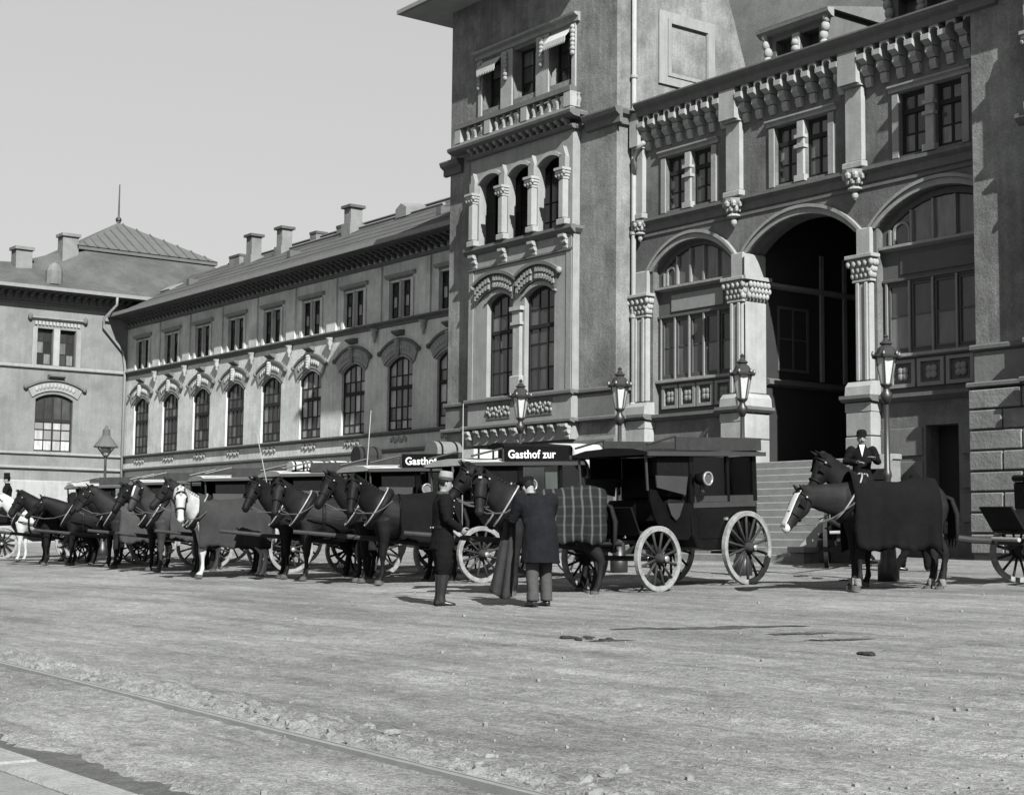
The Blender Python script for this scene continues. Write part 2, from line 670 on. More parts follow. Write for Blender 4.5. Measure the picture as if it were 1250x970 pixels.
# ================================================================== ground
def ground_h(x, y):
    h = gz(y)
    d = math.hypot(x, y)
    if d < 40:
        k = min(1.0, max(0.0, (40 - d) / 25))
        h += k * 0.016 * noise.noise(Vector((x * 0.6, y * 1.1, 0))) + k * 0.010 * noise.noise(Vector((x * 2.1, y * 3.4, 3)))
        if 1.5 < y < 12:
            h += 0.008 * k * noise.noise(Vector((x * 6, y * 8, 5))) + 0.004 * k * noise.noise(Vector((x * 17, y * 19, 5)))
            # wheel ruts running with the tramway, and the loose verge by the rail
            h += -0.028 * k * max(0, math.sin(y * 3.9 + 0.5 * math.sin(x * 0.35) + x * 0.05)) ** 4 * (1 if 5.6 < y < 9.5 else 0)
        e = (y - (4.30 - 0.048 * x + 0.36)) / 0.36
        if abs(e) < 1:
            h += 0.05 * (1 - e * e) * max(0, 0.55 + 0.8 * noise.noise(Vector((x * 3, y * 3, 9))) + 0.7 * noise.noise(Vector((x * 8, y * 8, 2))))
        g = (y - 3.30) / 0.30                                   # gutter along the kerb
        if abs(g) < 1:
            h -= 0.035 * (1 - g * g)
    return h


def lines(spec):
    r = []
    for a, b, s in spec:
        n = max(1, int(round((b - a) / s)))
        r += [a + (b - a) * i / n for i in range(n)]
    return r + [spec[-1][1]]


gx = lines([(-900, -100, 80), (-100, -46, 3), (-46, -22, 0.6), (-22, -14, 0.2), (-14, -3.5, 0.05), (-3.5, 6, 0.5), (6, 60, 6), (60, 900, 80)])
gy = lines([(-900, -60, 80), (-60, 0, 6), (0, 2.6, 0.3), (2.6, 6.6, 0.05), (6.6, 11, 0.12), (11, 22, 0.3), (22, 40, 2), (40, 900, 80)])
nx, ny = len(gx), len(gy)
gv = [(x, y, ground_h(x, y)) for y in gy for x in gx]
gf = [(j * nx + i, j * nx + i + 1, (j + 1) * nx + i + 1, (j + 1) * nx + i) for j in range(ny - 1) for i in range(nx - 1)]
gme = bpy.data.meshes.new('ground')
gme.from_pydata(gv, [], gf)
for p_ in gme.polygons:
    p_.use_smooth = True


def ground_mat():
    m = bpy.data.materials.new('packed_dirt')
    m.use_nodes = True
    n, l = m.node_tree.nodes, m.node_tree.links
    b = n['Principled BSDF']
    b.inputs['Roughness'].default_value = 0.97
    b.inputs['Specular IOR Level'].default_value = 0.15
    pos = n.new('ShaderNodeNewGeometry').outputs['Position']

    def nz(sc, st=(1, 1, 1), detail=5, rgh=0.6, rot=0.0):
        mp = n.new('ShaderNodeMapping')
        mp.inputs['Scale'].default_value = st
        mp.inputs['Rotation'].default_value = (0, 0, rot)
        l.new(pos, mp.inputs['Vector'])
        t = n.new('ShaderNodeTexNoise')
        t.inputs['Scale'].default_value = sc
        t.inputs['Detail'].default_value = detail
        t.inputs['Roughness'].default_value = rgh
        l.new(mp.outputs['Vector'], t.inputs['Vector'])
        return t.outputs['Fac']

    def ramp(f, a, b_, lo, hi):
        r = n.new('ShaderNodeValToRGB')
        r.color_ramp.elements[0].position = a
        r.color_ramp.elements[1].position = b_
        r.color_ramp.elements[0].color = (lo,) * 3 + (1,)
        r.color_ramp.elements[1].color = (hi,) * 3 + (1,)
        l.new(f, r.inputs['Fac'])
        return r.outputs['Color']

    def mul(a, c):
        k = n.new('ShaderNodeMath')
        k.operation = 'MULTIPLY'
        l.new(a, k.inputs[0])
        if isinstance(c, float):
            k.inputs[1].default_value = c
        else:
            l.new(c, k.inputs[1])
        return k.outputs[0]
    fine = nz(42, (0.7, 1.2, 1), 3, 0.8)
    tracks = nz(0.9, (0.16, 2.6, 1), 4, 0.6, 0.10)
    grain = nz(11, (0.6, 1.3, 1), 6, 0.85)
    val = ramp(nz(0.35, (0.7, 1.6, 1), 5, 0.6, 0.15), 0.38, 0.62, 0.78, 1.08)         # damp and dry areas
    val = mul(val, ramp(nz(1.1, (0.7, 1.7, 1), 6, 0.7, 0.12), 0.32, 0.68, 0.74, 1.14))  # drawn-out wheel marks
    val = mul(val, ramp(nz(6, (0.8, 1.4, 1), 5, 0.7), 0.3, 0.7, 0.80, 1.18))
    val = mul(val, ramp(fine, 0.30, 0.70, 0.55, 1.40))
    val = mul(val, ramp(grain, 0.34, 0.66, 0.66, 1.26))
    val = mul(val, ramp(tracks, 0.36, 0.52, 0.76, 1.04))
    val = mul(val, 0.188)
    cc = n.new('ShaderNodeCombineColor')
    for i, t in enumerate((0.98, 1.0, 0.98)):
        l.new(mul(val, t), cc.inputs[i])
    l.new(cc.outputs['Color'], b.inputs['Base Color'])
    bp = n.new('ShaderNodeBump')
    bp.inputs['Strength'].default_value = 0.75
    bp.inputs['Distance'].default_value = 0.035
    k = n.new('ShaderNodeMath')
    k.operation = 'ADD'
    l.new(fine, k.inputs[0])
    l.new(nz(7, (1, 1, 1), 5, 0.7), k.inputs[1])
    l.new(k.outputs[0], bp.inputs['Height'])
    l.new(bp.outputs['Normal'], b.inputs['Normal'])
    return m


ground = bpy.data.objects.new('ground', gme)
gme.materials.append(ground_mat())
col.objects.link(ground)
tag(ground, kind='structure')

# tram rail: flush steel strip with a groove, running with the facade
RAIL = lambda x: 4.30 - 0.048 * x
mb = MB()
xs = [-60 + 1.5 * i for i in range(44)]
for a, b in ((-0.03, 0.014), (0.03, 0.05)):
    P = []
    for x in xs:
        y = RAIL(x)
        z = gz(y) + 0.026
        P.append((x, y, z))
    vs, fs = [], []
    for i, (x, y, z) in enumerate(P):
        vs += [(x, y + a, z - 0.1), (x, y + b, z - 0.1), (x, y + b, z), (x, y + a, z)]
        if i:
            q, t = 4 * (i - 1), 4 * i
            fs += [(q + k, q + (k + 1) % 4, t + (k + 1) % 4, t + k) for k in range(4)]
    mb.add(vs, fs)
rail = mb.build('tram_rail', 'steel')
tag(rail, 'long worn steel tram rail set in the dirt beside a row of stones', 'rail')

# kerb: individual granite kerbstones, pavement behind
kerb = thing('kerb', (-8, 3.1, gz(3.1)), 'pale granite kerb edging the pavement along the dark gutter', 'kerb')
x = -18.0
while x < -4:
    L = 1.1 + random.random() * 0.35
    mb = MB()
    zt = gz(3.2) + 0.11 + random.uniform(-0.006, 0.006)
    mb.box(x, x + L - 0.014, 2.76 + random.uniform(-.006, .006), 3.0 + random.uniform(-.006, .006), zt - 0.35, zt)
    mb.build('kerbstone', 'granite', kerb, bevel=0.015)
    x += L
pv = MB().box(-60, 30, -40, 2.752, gz(3) - 0.3, gz(3.2) + 0.085).build('pavement', 'pavement')
tag(pv, kind='structure')

mb = MB()
vs, fs = [], []
for i in range(221):
    x = -18 + i * .065
    a = 3.004
    b = 3.44 + .10 * noise.noise(Vector((x * 1.3, 0, 0))) + .07 * noise.noise(Vector((x * 5, 2, 0))) + .05 * noise.noise(Vector((x * 14, 2, 0))) + .012 * (x + 12)
    b = max(b, a + .02)
    vs += [(x, a, ground_h(x, a) + .012), (x, (a + b) / 2, ground_h(x, (a + b) / 2) + .012), (x, b, ground_h(x, b) + .003)]
    if i:
        q = 3 * (i - 1)
        fs += [(q, q + 3, q + 4, q + 1), (q + 1, q + 4, q + 5, q + 2)]
tag(mb.add(vs, fs).build('gutter_mud', 'mud'), kind='structure')

# damp streaks trodden into the dirt
for (xa, ya), (xb, yb), w0, sd in (((-12.97, 10.95), (-11.5, 12.5), .20, 1), ((-11.3, 11.6), (-10.8, 12.1), .11, 2), ((-10.55, 11.35), (-10.1, 11.9), .11, 3), ((-12.1, 9.95), (-11.75, 10.3), .08, 4)):
    A_, B_ = Vector((xa, ya, 0)), Vector((xb, yb, 0))
    dr = (B_ - A_).normalized()
    nr = Vector((-dr.y, dr.x, 0))
    vs, fs = [], []
    for i in range(41):
        t = i / 40
        c = A_.lerp(B_, t) + nr * .05 * noise.noise(Vector((t * 4, sd, 0)))
        hw = w0 * (math.sin(math.pi * t) ** .6) * (.75 + .7 * noise.noise(Vector((t * 9, sd * 3, 1)))) + .002
        for k in (-1, -.4, .4, 1):
            q = c + nr * hw * k * (1 + .5 * noise.noise(Vector((t * 23, sd, k))))
            vs.append((q.x, q.y, ground_h(q.x, q.y) + .006))
        if i:
            b = 4 * (i - 1)
            fs += [(b + k, b + k + 1, b + k + 5, b + k + 4) for k in range(3)]
    o = MB().add(vs, fs).build('damp_streak', 'damp', ground)

# loose cobbles along the rail: pieces of the ground
stone_me = []
for k in range(7):
    mb = MB().ball((0, 0, 0), 0.5, 0.42, 0.32, 10, 7)
    sd = random.random() * 50
    mb.v = [q * (1 + 0.7 * noise.noise(q * 2.6 + Vector((sd, 0, 0))) + .3 * noise.noise(q * 6 + Vector((sd, 0, 0)))) for q in mb.v]
    me_ = mb.mesh('stone', False)
    me_.materials.append(M['cobble'])
    stone_me.append(me_)
for k in range(290):
    x = -15.5 + 11.5 * random.random() ** 0.8
    y = RAIL(x) + 0.07 + abs(random.gauss(0, 0.22))
    s = random.choice((0.05, 0.06, 0.07, 0.09, 0.12)) * random.uniform(0.8, 1.2)
    o = bpy.data.objects.new('stone', random.choice(stone_me))
    o.location = (x, y, ground_h(x, y) - s * 0.12)
    o.rotation_euler = (random.uniform(-.3, .3), random.uniform(-.3, .3), random.random() * 6.28)
    o.scale = (s, s, s)
    col.objects.link(o)
    o.parent = ground

# small loose lumps over the square, one mass of grit
mb = MB()
for k in range(1000):
    d = 5.5 + 20 * random.random() ** 1.5
    a = R(53 + random.uniform(-21, 21))
    x, y = -math.sin(a) * d, math.cos(a) * d
    if y < 3.5:
        continue
    s = random.uniform(0.006, 0.018) * (2.0 if random.random() < 0.06 else 1)
    mb.ball((x, y, ground_h(x, y) + s * 0.2), s, s * random.uniform(.6, 1), s * 0.6, 5, 3)
tag(mb.build('grit', 'grit'), 'loose pale grit scattered over the packed dirt of the square', 'gravel', kind='stuff')
# droppings
for n_, (x, y, w_) in enumerate(((-12.2, 10.1, .16), (-12.45, 10.0, .06), (-17.1, 19.4, .1), (-18.6, 20.0, .07), (-17.9, 19.6, .06), (-9.1, 10.6, .05))):
    mb = MB()
    for k in range(9):
        mb.ball((x + random.uniform(-w_, w_) * 1.5, y + random.uniform(-w_, w_), ground_h(x, y) + 0.006), random.uniform(.025, .06), random.uniform(.025, .05), random.uniform(.012, .022), 7, 5)
    tag(mb.build('dung_pile', 'dung', smooth=True),
        ['wide dark dung patch lying on the open dirt', 'tiny dark dung bit beside the wide patch', 'dark dung heap below the stairs', 'small dark dung lump nearest the stair foot',
         'dark dung lump between two others before the stairs', 'single dark dung lump on the open dirt'][n_], 'dung', 'droppings on the square')


# ================================================================== towers
STR = lambda v, h, p: [(0, v), (p, v + h * .35), (p, v + h * .8), (p * .8, v + h), (0, v + h)]    # simple string course


def corbel_mesh(fn, w, h, d, steps=3):
    """a stepped corbel: top centre at origin against the wall (w outwards = -y)"""
    mb = MB()
    for i in range(steps):
        t = 1 - i / steps
        k = 0.75 + 0.25 * t
        a, b = -h * (i + 1) / steps + h * 0.03, -h * i / steps
        p = d * (t ** 1.15)
        mb.mold(F((0, 0, 0), (1, 0, 0), (0, -1, 0)), -w / 2 * k, w / 2 * k, [(0, a), (p * .55, a), (p, a + (b - a) * .45), (p, b), (0, b)])
    me = mb.mesh(fn)
    return me


def put(me, name, m, parent, loc, rz=0.0, sc=1.0):
    if not me.materials:
        me.materials.append(M[m])
    o = bpy.data.objects.new(name, me)
    col.objects.link(o)
    o.location = loc
    o.rotation_euler = (0, 0, rz)
    o.scale = (sc, sc, sc)
    o.parent = parent
    o.matrix_parent_inverse = worldm(parent).inverted()
    CH.setdefault(parent.name, []).append(o)
    return o


cb_small = corbel_mesh('corbel_small', 0.2, 0.36, 0.26)
cb_con = corbel_mesh('console', 0.24, 0.42, 0.2)
cb_base = corbel_mesh('base_bracket', 0.13, 0.2, 0.22, 2)


def pendant_mesh(k=1.0):
    mb = MB()
    mb.lathe([(0.02, -0.66 * k), (0.07, -0.60 * k), (0.08, -0.54 * k), (0.04, -0.47 * k), (0.17, -0.42 * k), (0.16, -0.38 * k), (0.08, -0.34 * k),
              (0.16, -0.2 * k), (0.26, -0.08 * k), (0.29, 0)], 12)
    for i in range(8):
        a = i * math.pi / 4
        mb.ball((0.22 * math.cos(a), 0.22 * math.sin(a), -0.12 * k), 0.075, .075, .1, 6, 4)
        mb.ball((0.16 * math.cos(a + .4), 0.16 * math.sin(a + .4), -0.24 * k), 0.06, .06, .09, 6, 4)
    return mb.mesh('pendant', False)


pend = pendant_mesh()


def capital(parent, fc, u, hw, v0, v1, w0, pw, m='stone'):
    """leafy capital: bell, abacus and lumps of foliage"""
    mb = MB()
    h = v1 - v0
    mb.fbox(fc, u - hw - .03, u + hw + .03, v0, v0 + h * .10, w0, pw + .03)
    mb.add([fc.pt(u - hw, v0 + h * .10, w0), fc.pt(u + hw, v0 + h * .10, w0), fc.pt(u + hw, v0 + h * .10, pw), fc.pt(u - hw, v0 + h * .10, pw),
            fc.pt(u - hw - .09, v0 + h * .85, w0), fc.pt(u + hw + .09, v0 + h * .85, w0), fc.pt(u + hw + .09, v0 + h * .85, pw + .09), fc.pt(u - hw - .09, v0 + h * .85, pw + .09)],
           [(0, 3, 2, 1), (4, 5, 6, 7), (0, 1, 5, 4), (1, 2, 6, 5), (2, 3, 7, 6), (3, 0, 4, 7)])
    mb.fbox(fc, u - hw - .15, u + hw + .15, v0 + h * .855, v0 + h, w0, pw + .15)
    o = mb.build('capital', m, parent, bevel=0.012)
    lf = MB()
    nu = 4
    for row, (vv, o_) in enumerate(((.25, .01), (.45, .04), (.68, .08))):
        for i in range(nu + 1):
            t = -1 + 2 * (i + (row % 2) * .5) / nu
            if t > 1.01:
                continue
            lf.ball(fc.pt(u + t * (hw + o_), v0 + h * vv, pw + o_), .07, .06, .085, 6, 5)
        for j in range(2):
            for s_ in (-1, 1):
                lf.ball(fc.pt(u + s_ * (hw + o_), v0 + h * vv, w0 + (pw - w0) * (.3 + .45 * j)), .06, .07, .085, 6, 5)
    lf.build('foliage', m, o, smooth=True)
    return o


def tower(ox, name, label, full=True):
    """ox: world X of the tower's left corner"""
    X0, X1 = ox, ox + 7.7
    Yt, Yo = 26.32, 26.05
    t = thing(name, (ox + 3.85, Yt, gz(Yt)), label, 'tower')
    dx = ox + 38.6
    g = gz(Yt)
    ft, fo, fs = front(Yt), front(Yo), side(X1)
    U = lambda u: u + dx
    # walls
    wholes = [rect(U(-36.95), U(-36.05), 13.98, 15.42), rect(U(-35.45), U(-34.38), 13.98, 15.42), rect(U(-33.75), U(-32.78), 13.98, 15.42)]
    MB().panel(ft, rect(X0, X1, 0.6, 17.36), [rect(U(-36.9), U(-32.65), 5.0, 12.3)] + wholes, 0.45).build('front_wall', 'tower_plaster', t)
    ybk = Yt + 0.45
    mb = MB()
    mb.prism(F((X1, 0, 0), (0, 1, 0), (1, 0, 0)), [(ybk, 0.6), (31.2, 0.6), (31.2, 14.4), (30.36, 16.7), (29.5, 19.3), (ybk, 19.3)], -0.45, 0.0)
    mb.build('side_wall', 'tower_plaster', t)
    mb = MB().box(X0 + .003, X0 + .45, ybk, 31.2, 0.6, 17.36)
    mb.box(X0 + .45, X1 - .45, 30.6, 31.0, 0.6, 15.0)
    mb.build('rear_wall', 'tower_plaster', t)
    MB().box(X0 + .5, X1 - .5, ybk + 1.2, ybk + 1.3, 0.6, 15.8).build('inner_partition', 'interior', t)
    # eaves
    e = 1.12
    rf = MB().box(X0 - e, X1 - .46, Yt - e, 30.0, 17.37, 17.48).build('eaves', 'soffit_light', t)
    MB().box(X0 - e - .12, X1 - .46, Yt - e - .12, Yt - e + .003, 17.385, 17.51).box(X0 - e - .12, X0 - e + .003, Yt - e + .003, 30.0, 17.385, 17.51).build('gutter', 'zinc', rf)
    rb = MB()
    rb.add([(X0 - e, Yt - e, 17.484), (X1 - .46, Yt - e, 17.484), (X1 - .46, 30.0, 17.484), (X0 - e, 30.0, 17.484), (X0 + 3, 28.2, 18.2), (X1 - .46, 28.2, 18.2)],
           [(0, 1, 5, 4), (1, 2, 5), (2, 3, 4, 5), (3, 0, 4), (0, 3, 2, 1)])
    rb.build('roof', 'roof', t)
    # base: plinth ledges
    for nm, v, h, p in (('sill_course', 5.27, 0.15, 0.10), ('base_course', 4.52, 0.14, 0.16)):
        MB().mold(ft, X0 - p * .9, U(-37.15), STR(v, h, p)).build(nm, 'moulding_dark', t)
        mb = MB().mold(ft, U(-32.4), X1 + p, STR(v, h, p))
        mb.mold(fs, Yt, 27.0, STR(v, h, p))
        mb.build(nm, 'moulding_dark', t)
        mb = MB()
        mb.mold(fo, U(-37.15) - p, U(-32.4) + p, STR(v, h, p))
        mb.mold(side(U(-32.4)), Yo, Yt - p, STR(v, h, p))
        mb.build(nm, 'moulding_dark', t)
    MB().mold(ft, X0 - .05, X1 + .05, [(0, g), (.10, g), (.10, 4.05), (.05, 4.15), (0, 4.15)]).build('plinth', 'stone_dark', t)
    MB().mold(ft, X0 - .02, U(-37.15) - .003, [(0, 4.66), (.04, 4.66), (.04, 5.26), (0, 5.26)]).build('sill_panel', 'stone_dark', t)
    MB().mold(ft, U(-32.4) + .003, X1 + .02, [(0, 4.66), (.04, 4.66), (.04, 5.26), (0, 5.26)]).build('sill_panel', 'stone_dark', t)
    # oriel
    o_h = []
    lw = [(-36.25, -35.02), (-34.47, -33.14)]
    for a, b in lw:
        o_h.append(arch_loop(U(a), U(b), 5.45, 8.14, 8.37))
    la = [(-36.72, -35.53), (-35.30, -34.15), (-33.93, -32.80)]
    for a, b in la:
        o_h.append(arch_loop(U(a), U(b), 9.86, 11.66, 11.90))
    orl = MB().panel(fo, rect(U(-37.15), U(-32.4), 4.10, 12.45), o_h, 0.26).build('oriel_wall', 'block_plaster' if 0 else 'moulding', t)
    for i, (a, b) in enumerate(lw):
        window(fo, U(a) + .02, U(b) - .02, 5.46, 8.12, 8.34, -0.14, t, 3, (.25, .5, .68, .86), gm=('glass', 'glass', 'glass', 'glass_mid'), heavy=2)
    for a, b in la:
        window(fo, U(a) - .2, U(b) + .2, 9.87, 11.5, 11.9, -1.05, t, 2, (.33, .66), gm=('glass', 'glass'))
    # double hood with blocks
    for i, (a, b) in enumerate(((-36.80, -34.83), (-34.80, -32.92))):
        inn = arc(U(a) + .16, U(b) - .16, 8.22, 8.50, 14)
        out_ = arc(U(a), U(b), 8.62, 8.93, 14)
        h_ = MB().band(fo, inn, out_, -.02, 0.07).build('hood', 'moulding_dark', t)
        rim_i = arc(U(a) - .05, U(b) + .03, 8.64, 8.94, 14)
        rim_o = arc(U(a) - .08, U(b) + .05, 8.72, 9.03, 14)
        MB().band(fo, rim_i, rim_o, -.02, 0.15 - .004 * i).build('drip', 'moulding_dark', h_)
        for k in range(13):
            s_ = (k + .5) / 13
            j = min(13, int(s_ * 14))
            q0, q1 = inn[j], out_[j]
            c_ = ((q0[0] + q1[0]) / 2, (q0[1] + q1[1]) / 2)
            for dv in (-.09, .10):
                MB().fbox(fo, c_[0] - .045, c_[0] + .045, c_[1] + dv - .07, c_[1] + dv + .06, .069, .115).build('voussoir', 'moulding', h_)
        arch_i = arc(U(lw[i][0]), U(lw[i][1]), 8.14, 8.37, 12)
        arch_o = arc(U(lw[i][0]) - .12, U(lw[i][1]) + .12, 8.12, 8.48, 12)
        MB().band(fo, arch_i, arch_o, -.02, .045).build('archivolt', 'moulding', t)
        MB().ball(fo.pt(U(-36.86 if i == 0 else -32.86), 8.66, .08), .09, .09, .10, 8, 6).build('rosette', 'moulding', h_, smooth=True)
    # mullion pier between the two windows
    mp = MB().fbox(fo, U(-34.92), U(-34.57), 5.43, 7.36, -.05, .09).build('pier', 'stone', t, bevel=.03)
    MB().fbox(fo, U(-34.97), U(-34.52), 7.365, 7.45, -.05, .13).fbox(fo, U(-34.92), U(-34.57), 7.455, 7.76, -.05, .10).fbox(fo, U(-35.0), U(-34.49), 7.765, 7.88, -.05, .15).build('capital', 'stone', mp)
    MB().fbox(fo, U(-34.99), U(-34.50), 5.43, 5.95, -.05, .14).build('base', 'stone', mp, bevel=.03)
    for s_ in (U(-37.15), U(-32.4) - .22):
        MB().fbox(fo, s_, s_ + .22, 5.43, 9.58, -.02, .022).build('corner_strip', 'moulding', t)
    # carved sill panels
    for a, b in ((-36.2, -35.1), (-34.35, -33.2)):
        pn = MB().fbox(fo, U(a), U(b), 4.80, 5.25, -.01, .02).build('carved_panel', 'moulding_dark', t)
        mb = MB()
        for k in range(22):
            mb.ball(fo.pt(U(a + (b - a) * (k + .5) / 22), 5.02 + .10 * math.sin(k * 1.7), .03), .05, .03, .06, 6, 4)
        mb.build('scroll', 'moulding', pn, smooth=True)
    # brackets under the oriel
    for k in range(11):
        put(cb_base, 'bracket', 'moulding', t, fo.pt(U(-36.95 + k * .43), 4.50, .002))
    for u in (-37.0, -34.75, -32.5):
        put(cb_con, 'console', 'stone', t, fo.pt(U(u), 4.50, .012))
    # mid ledge and consoles
    mb = MB()
    mb.mold(fo, U(-37.15) - .14, U(-32.4) + .14, [(0, 9.60), (.06, 9.64), (.16, 9.74), (.16, 9.82), (0, 9.845)])
    mb.mold(side(U(-32.4)), Yo, Yt, [(0, 9.60), (.05, 9.64), (.14, 9.74), (.14, 9.82), (0, 9.845)])
    mb.mold(fo, U(-37.15), U(-32.4), [(0, 9.15), (.05, 9.17), (.05, 9.22), (0, 9.24)])
    mb.build('loggia_sill', 'moulding_dark', t)
    for u in (-36.86, -35.415, -34.04, -32.66):
        put(cb_con, 'console', 'moulding', t, fo.pt(U(u), 9.60, .002))
        # loggia columns
        c_ = MB().fbox(fo, U(u - .115), U(u + .115), 10.02, 11.10, .002, .20).build('column', 'stone', t, bevel=.03)
        MB().fbox(fo, U(u - .19), U(u + .19), 9.85, 10.018, .002, .21).build('base', 'stone', c_, bevel=.02)
        mb = MB()
        for i in range(4):
            mb.fbox(fo, U(u - .115 - .025 * i), U(u + .115 + .025 * i), 11.103 + .075 * i, 11.172 + .075 * i, .002, .21 + .03 * i)
        for i in range(6):
            mb.ball(fo.pt(U(u - .16 + .064 * i), 11.2 + .06 * (i % 2), .22), .05, .05, .06, 6, 4)
        mb.build('capital', 'stone', c_)
        MB().fbox(fo, U(u - .125), U(u + .125), 11.41, 11.72, .002, .16).prism(fo, [(U(u - .12), 11.72), (U(u + .12), 11.72), (U(u), 12.02)], .002, .13).build('impost', 'moulding', c_)
    for a, b in la:
        MB().band(fo, arc(U(a), U(b), 11.66, 11.90, 12), arc(U(a) - .07, U(b) + .07, 11.68, 12.01, 12), -.02, .05).build('archivolt', 'stone', t)
    # great cornice with corbels, balcony parapet
    CP = [(0, 12.44), (.10, 12.46), (.14, 12.52), (.14, 12.56), (0, 12.58)]
    CT = [(0, 12.72), (.22, 12.74), (.34, 12.80), (.36, 12.88), (.30, 12.93), (0, 12.94)]
    mb = MB()
    mb.mold(fo, U(-37.9), U(-32.4) + .30, CT).mold(side(U(-32.4)), Yo, Yt, [(w * .85, v) for w, v in CT])
    mb.mold(fo, U(-37.15) - .1, U(-32.4) + .12, CP).mold(side(U(-32.4)), Yo, Yt, CP)
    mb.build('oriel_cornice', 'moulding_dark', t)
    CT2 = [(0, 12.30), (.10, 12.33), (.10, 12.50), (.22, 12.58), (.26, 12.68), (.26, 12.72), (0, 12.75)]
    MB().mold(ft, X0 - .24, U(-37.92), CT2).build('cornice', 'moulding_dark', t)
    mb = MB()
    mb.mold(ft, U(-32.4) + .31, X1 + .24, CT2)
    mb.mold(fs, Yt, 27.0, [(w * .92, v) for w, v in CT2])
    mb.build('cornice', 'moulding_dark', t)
    for k in range(15):
        put(cb_base, 'corbel', 'moulding', t, fo.pt(U(-37.0 + k * .315), 12.74, .002))
    # parapet of the balcony
    fp = front(Yo - .16)
    pr = MB().fbox(fp, U(-37.72), U(-32.28), 13.46, 13.60, -.18, .06).build('parapet_rail', 'moulding_dark', t)
    MB().fbox(fp, U(-37.7), U(-32.3), 12.945, 13.04, -.16, .03).build('parapet_base', 'moulding', t)
    bal = MB().lathe([(.06, 0), (.06, .05), (.04, .09), (.085, .2), (.085, .25), (.04, .36), (.06, .39), (.06, .42)], 10).mesh('baluster', True)
    for k in range(15):
        u = -37.5 + k * .35
        if k % 5 == 4 or k == 0:
            continue
        put(bal, 'baluster', 'moulding', t, fp.pt(U(u), 13.04, -.07))
    for u in (-37.58, -36.1, -34.35, -32.42):
        MB().fbox(fp, U(u - .14), U(u + .14), 13.043, 13.457, -.19, .045).build('parapet_pier', 'stone', t)
    for yy in (26.0, 26.2):
        put(bal, 'baluster', 'moulding', t, (U(-32.36), yy, 13.04))
    MB().box(U(-37.7), U(-32.3), Yo + .005, Yt - .003, 12.945, 12.99).build('balcony_floor', 'stone', t)
    # top storey triple window
    for a, b in ((-36.95, -36.05), (-35.45, -34.38), (-33.75, -32.78)):
        window(ft, U(a), U(b), 13.98, 15.42, 15.42, -.28, t, 2, (.33, .66), gm=('glass', 'glass', 'glass_mid'))
    for a, b in ((-37.15, -36.97), (-36.03, -35.47), (-34.36, -33.77), (-32.76, -32.58)):
        MB().fbox(ft, U(a), U(b), 13.5, 15.50, .002, .06).build('window_pier', 'stone', t, bevel=.015)
    for s_ in (-37.06, -35.75, -34.07, -32.67):
        mb = MB()
        for k in range(7):
            mb.ball(ft.pt(U(s_), 14.65 + .12 * k, .10), .085 + .02 * (k % 2), .06, .08, 7, 5)
        mb.build('carved_drop', 'stone', t, smooth=True)
    MB().mold(ft, U(-37.3), U(-32.45), [(0, 15.50), (.08, 15.52), (.08, 15.64), (.2, 15.68), (.22, 15.74), (0, 15.76)]).build('lintel', 'moulding', t)
    if full:
        for a, b in ((-36.95, -36.05), (-33.75, -32.78)):
            mb = MB()
            n = 11
            for k in range(n):
                u0, u1 = a + (b - a) * k / n, a + (b - a) * (k + 1) / n
                um = (u0 + u1) / 2
                mb.prism(F((0, Yt - .26, 0), (1, 0, 0), (0, -1, 0)), [(U(u0) + .004, 15.12), (U(u0) + .004, 15.0), (U(um), 14.93), (U(u1) - .004, 15.0), (U(u1) - .004, 15.12)], 0, .012)
            mb.add([(U(a), Yt - .02, 15.42), (U(b), Yt - .02, 15.42), (U(b), Yt - .27, 15.12), (U(a), Yt - .27, 15.12),
                    (U(a), Yt - .02, 15.40), (U(b), Yt - .02, 15.40), (U(b), Yt - .255, 15.115), (U(a), Yt - .255, 15.115)],
                   [(0, 1, 2, 3), (7, 6, 5, 4), (0, 3, 7, 4), (1, 5, 6, 2)])
            MB_ = mb.build('awning', 'awning', t)
        # framed panel on the side wall
        MB().panel(fs, rect(27.76, 29.82, 13.68, 15.70), [rect(28.20, 29.52, 14.03, 15.38)], .3, .06).build('panel_frame', 'moulding', t)
        MB().panel(fs, rect(28.06, 29.64, 13.92, 15.5), [rect(28.18, 29.54, 14.02, 15.39)], .3, .09).build('panel_bead', 'moulding', t)
        # rain pipe in the corner
        px, py = X1 + .11, 26.82
        dp = MB().tube([(px, py, 1.2), (px, py, 17)], .065, 10).build('drainpipe', 'pipe', t, smooth=True)
        for v in (2.5, 4.9, 7.2, 9.4, 12.0, 13.6):
            MB().lathe([(.08, 0), (.095, .02), (.095, .08), (.08, .1)], 10, (px, py, v)).build('pipe_collar', 'pipe', dp)
        MB().tube([(px + .62, 26.62, 11.72), (px + .35, 26.66, 11.62), (px + .14, 26.74, 11.42), (px + .01, py, 11.0)], .06, 8).build('pipe_branch', 'pipe', dp, smooth=True)
    return t


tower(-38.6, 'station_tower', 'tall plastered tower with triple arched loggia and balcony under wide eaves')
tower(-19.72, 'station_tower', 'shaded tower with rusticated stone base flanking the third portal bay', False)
# rusticated blocks at the foot of the right tower
rt_ = [o for o in bpy.data.objects if o.name == 'station_tower.001'][0]
fr_ = front(26.32)
for r_ in range(8):
    v0 = 1.25 + r_ * .41
    x = -19.80 + (0 if r_ % 2 else -.0)
    first = True
    while x < -15:
        L = (1.25 if r_ % 2 else .8) if first else 1.25
        MB().fbox(fr_, x, min(x + L - .03, -14), v0, v0 + .375, .10, .165 + random.uniform(-.01, .01)).build('block', 'rustic', rt_, bevel=.02)
        x += L
        first = False

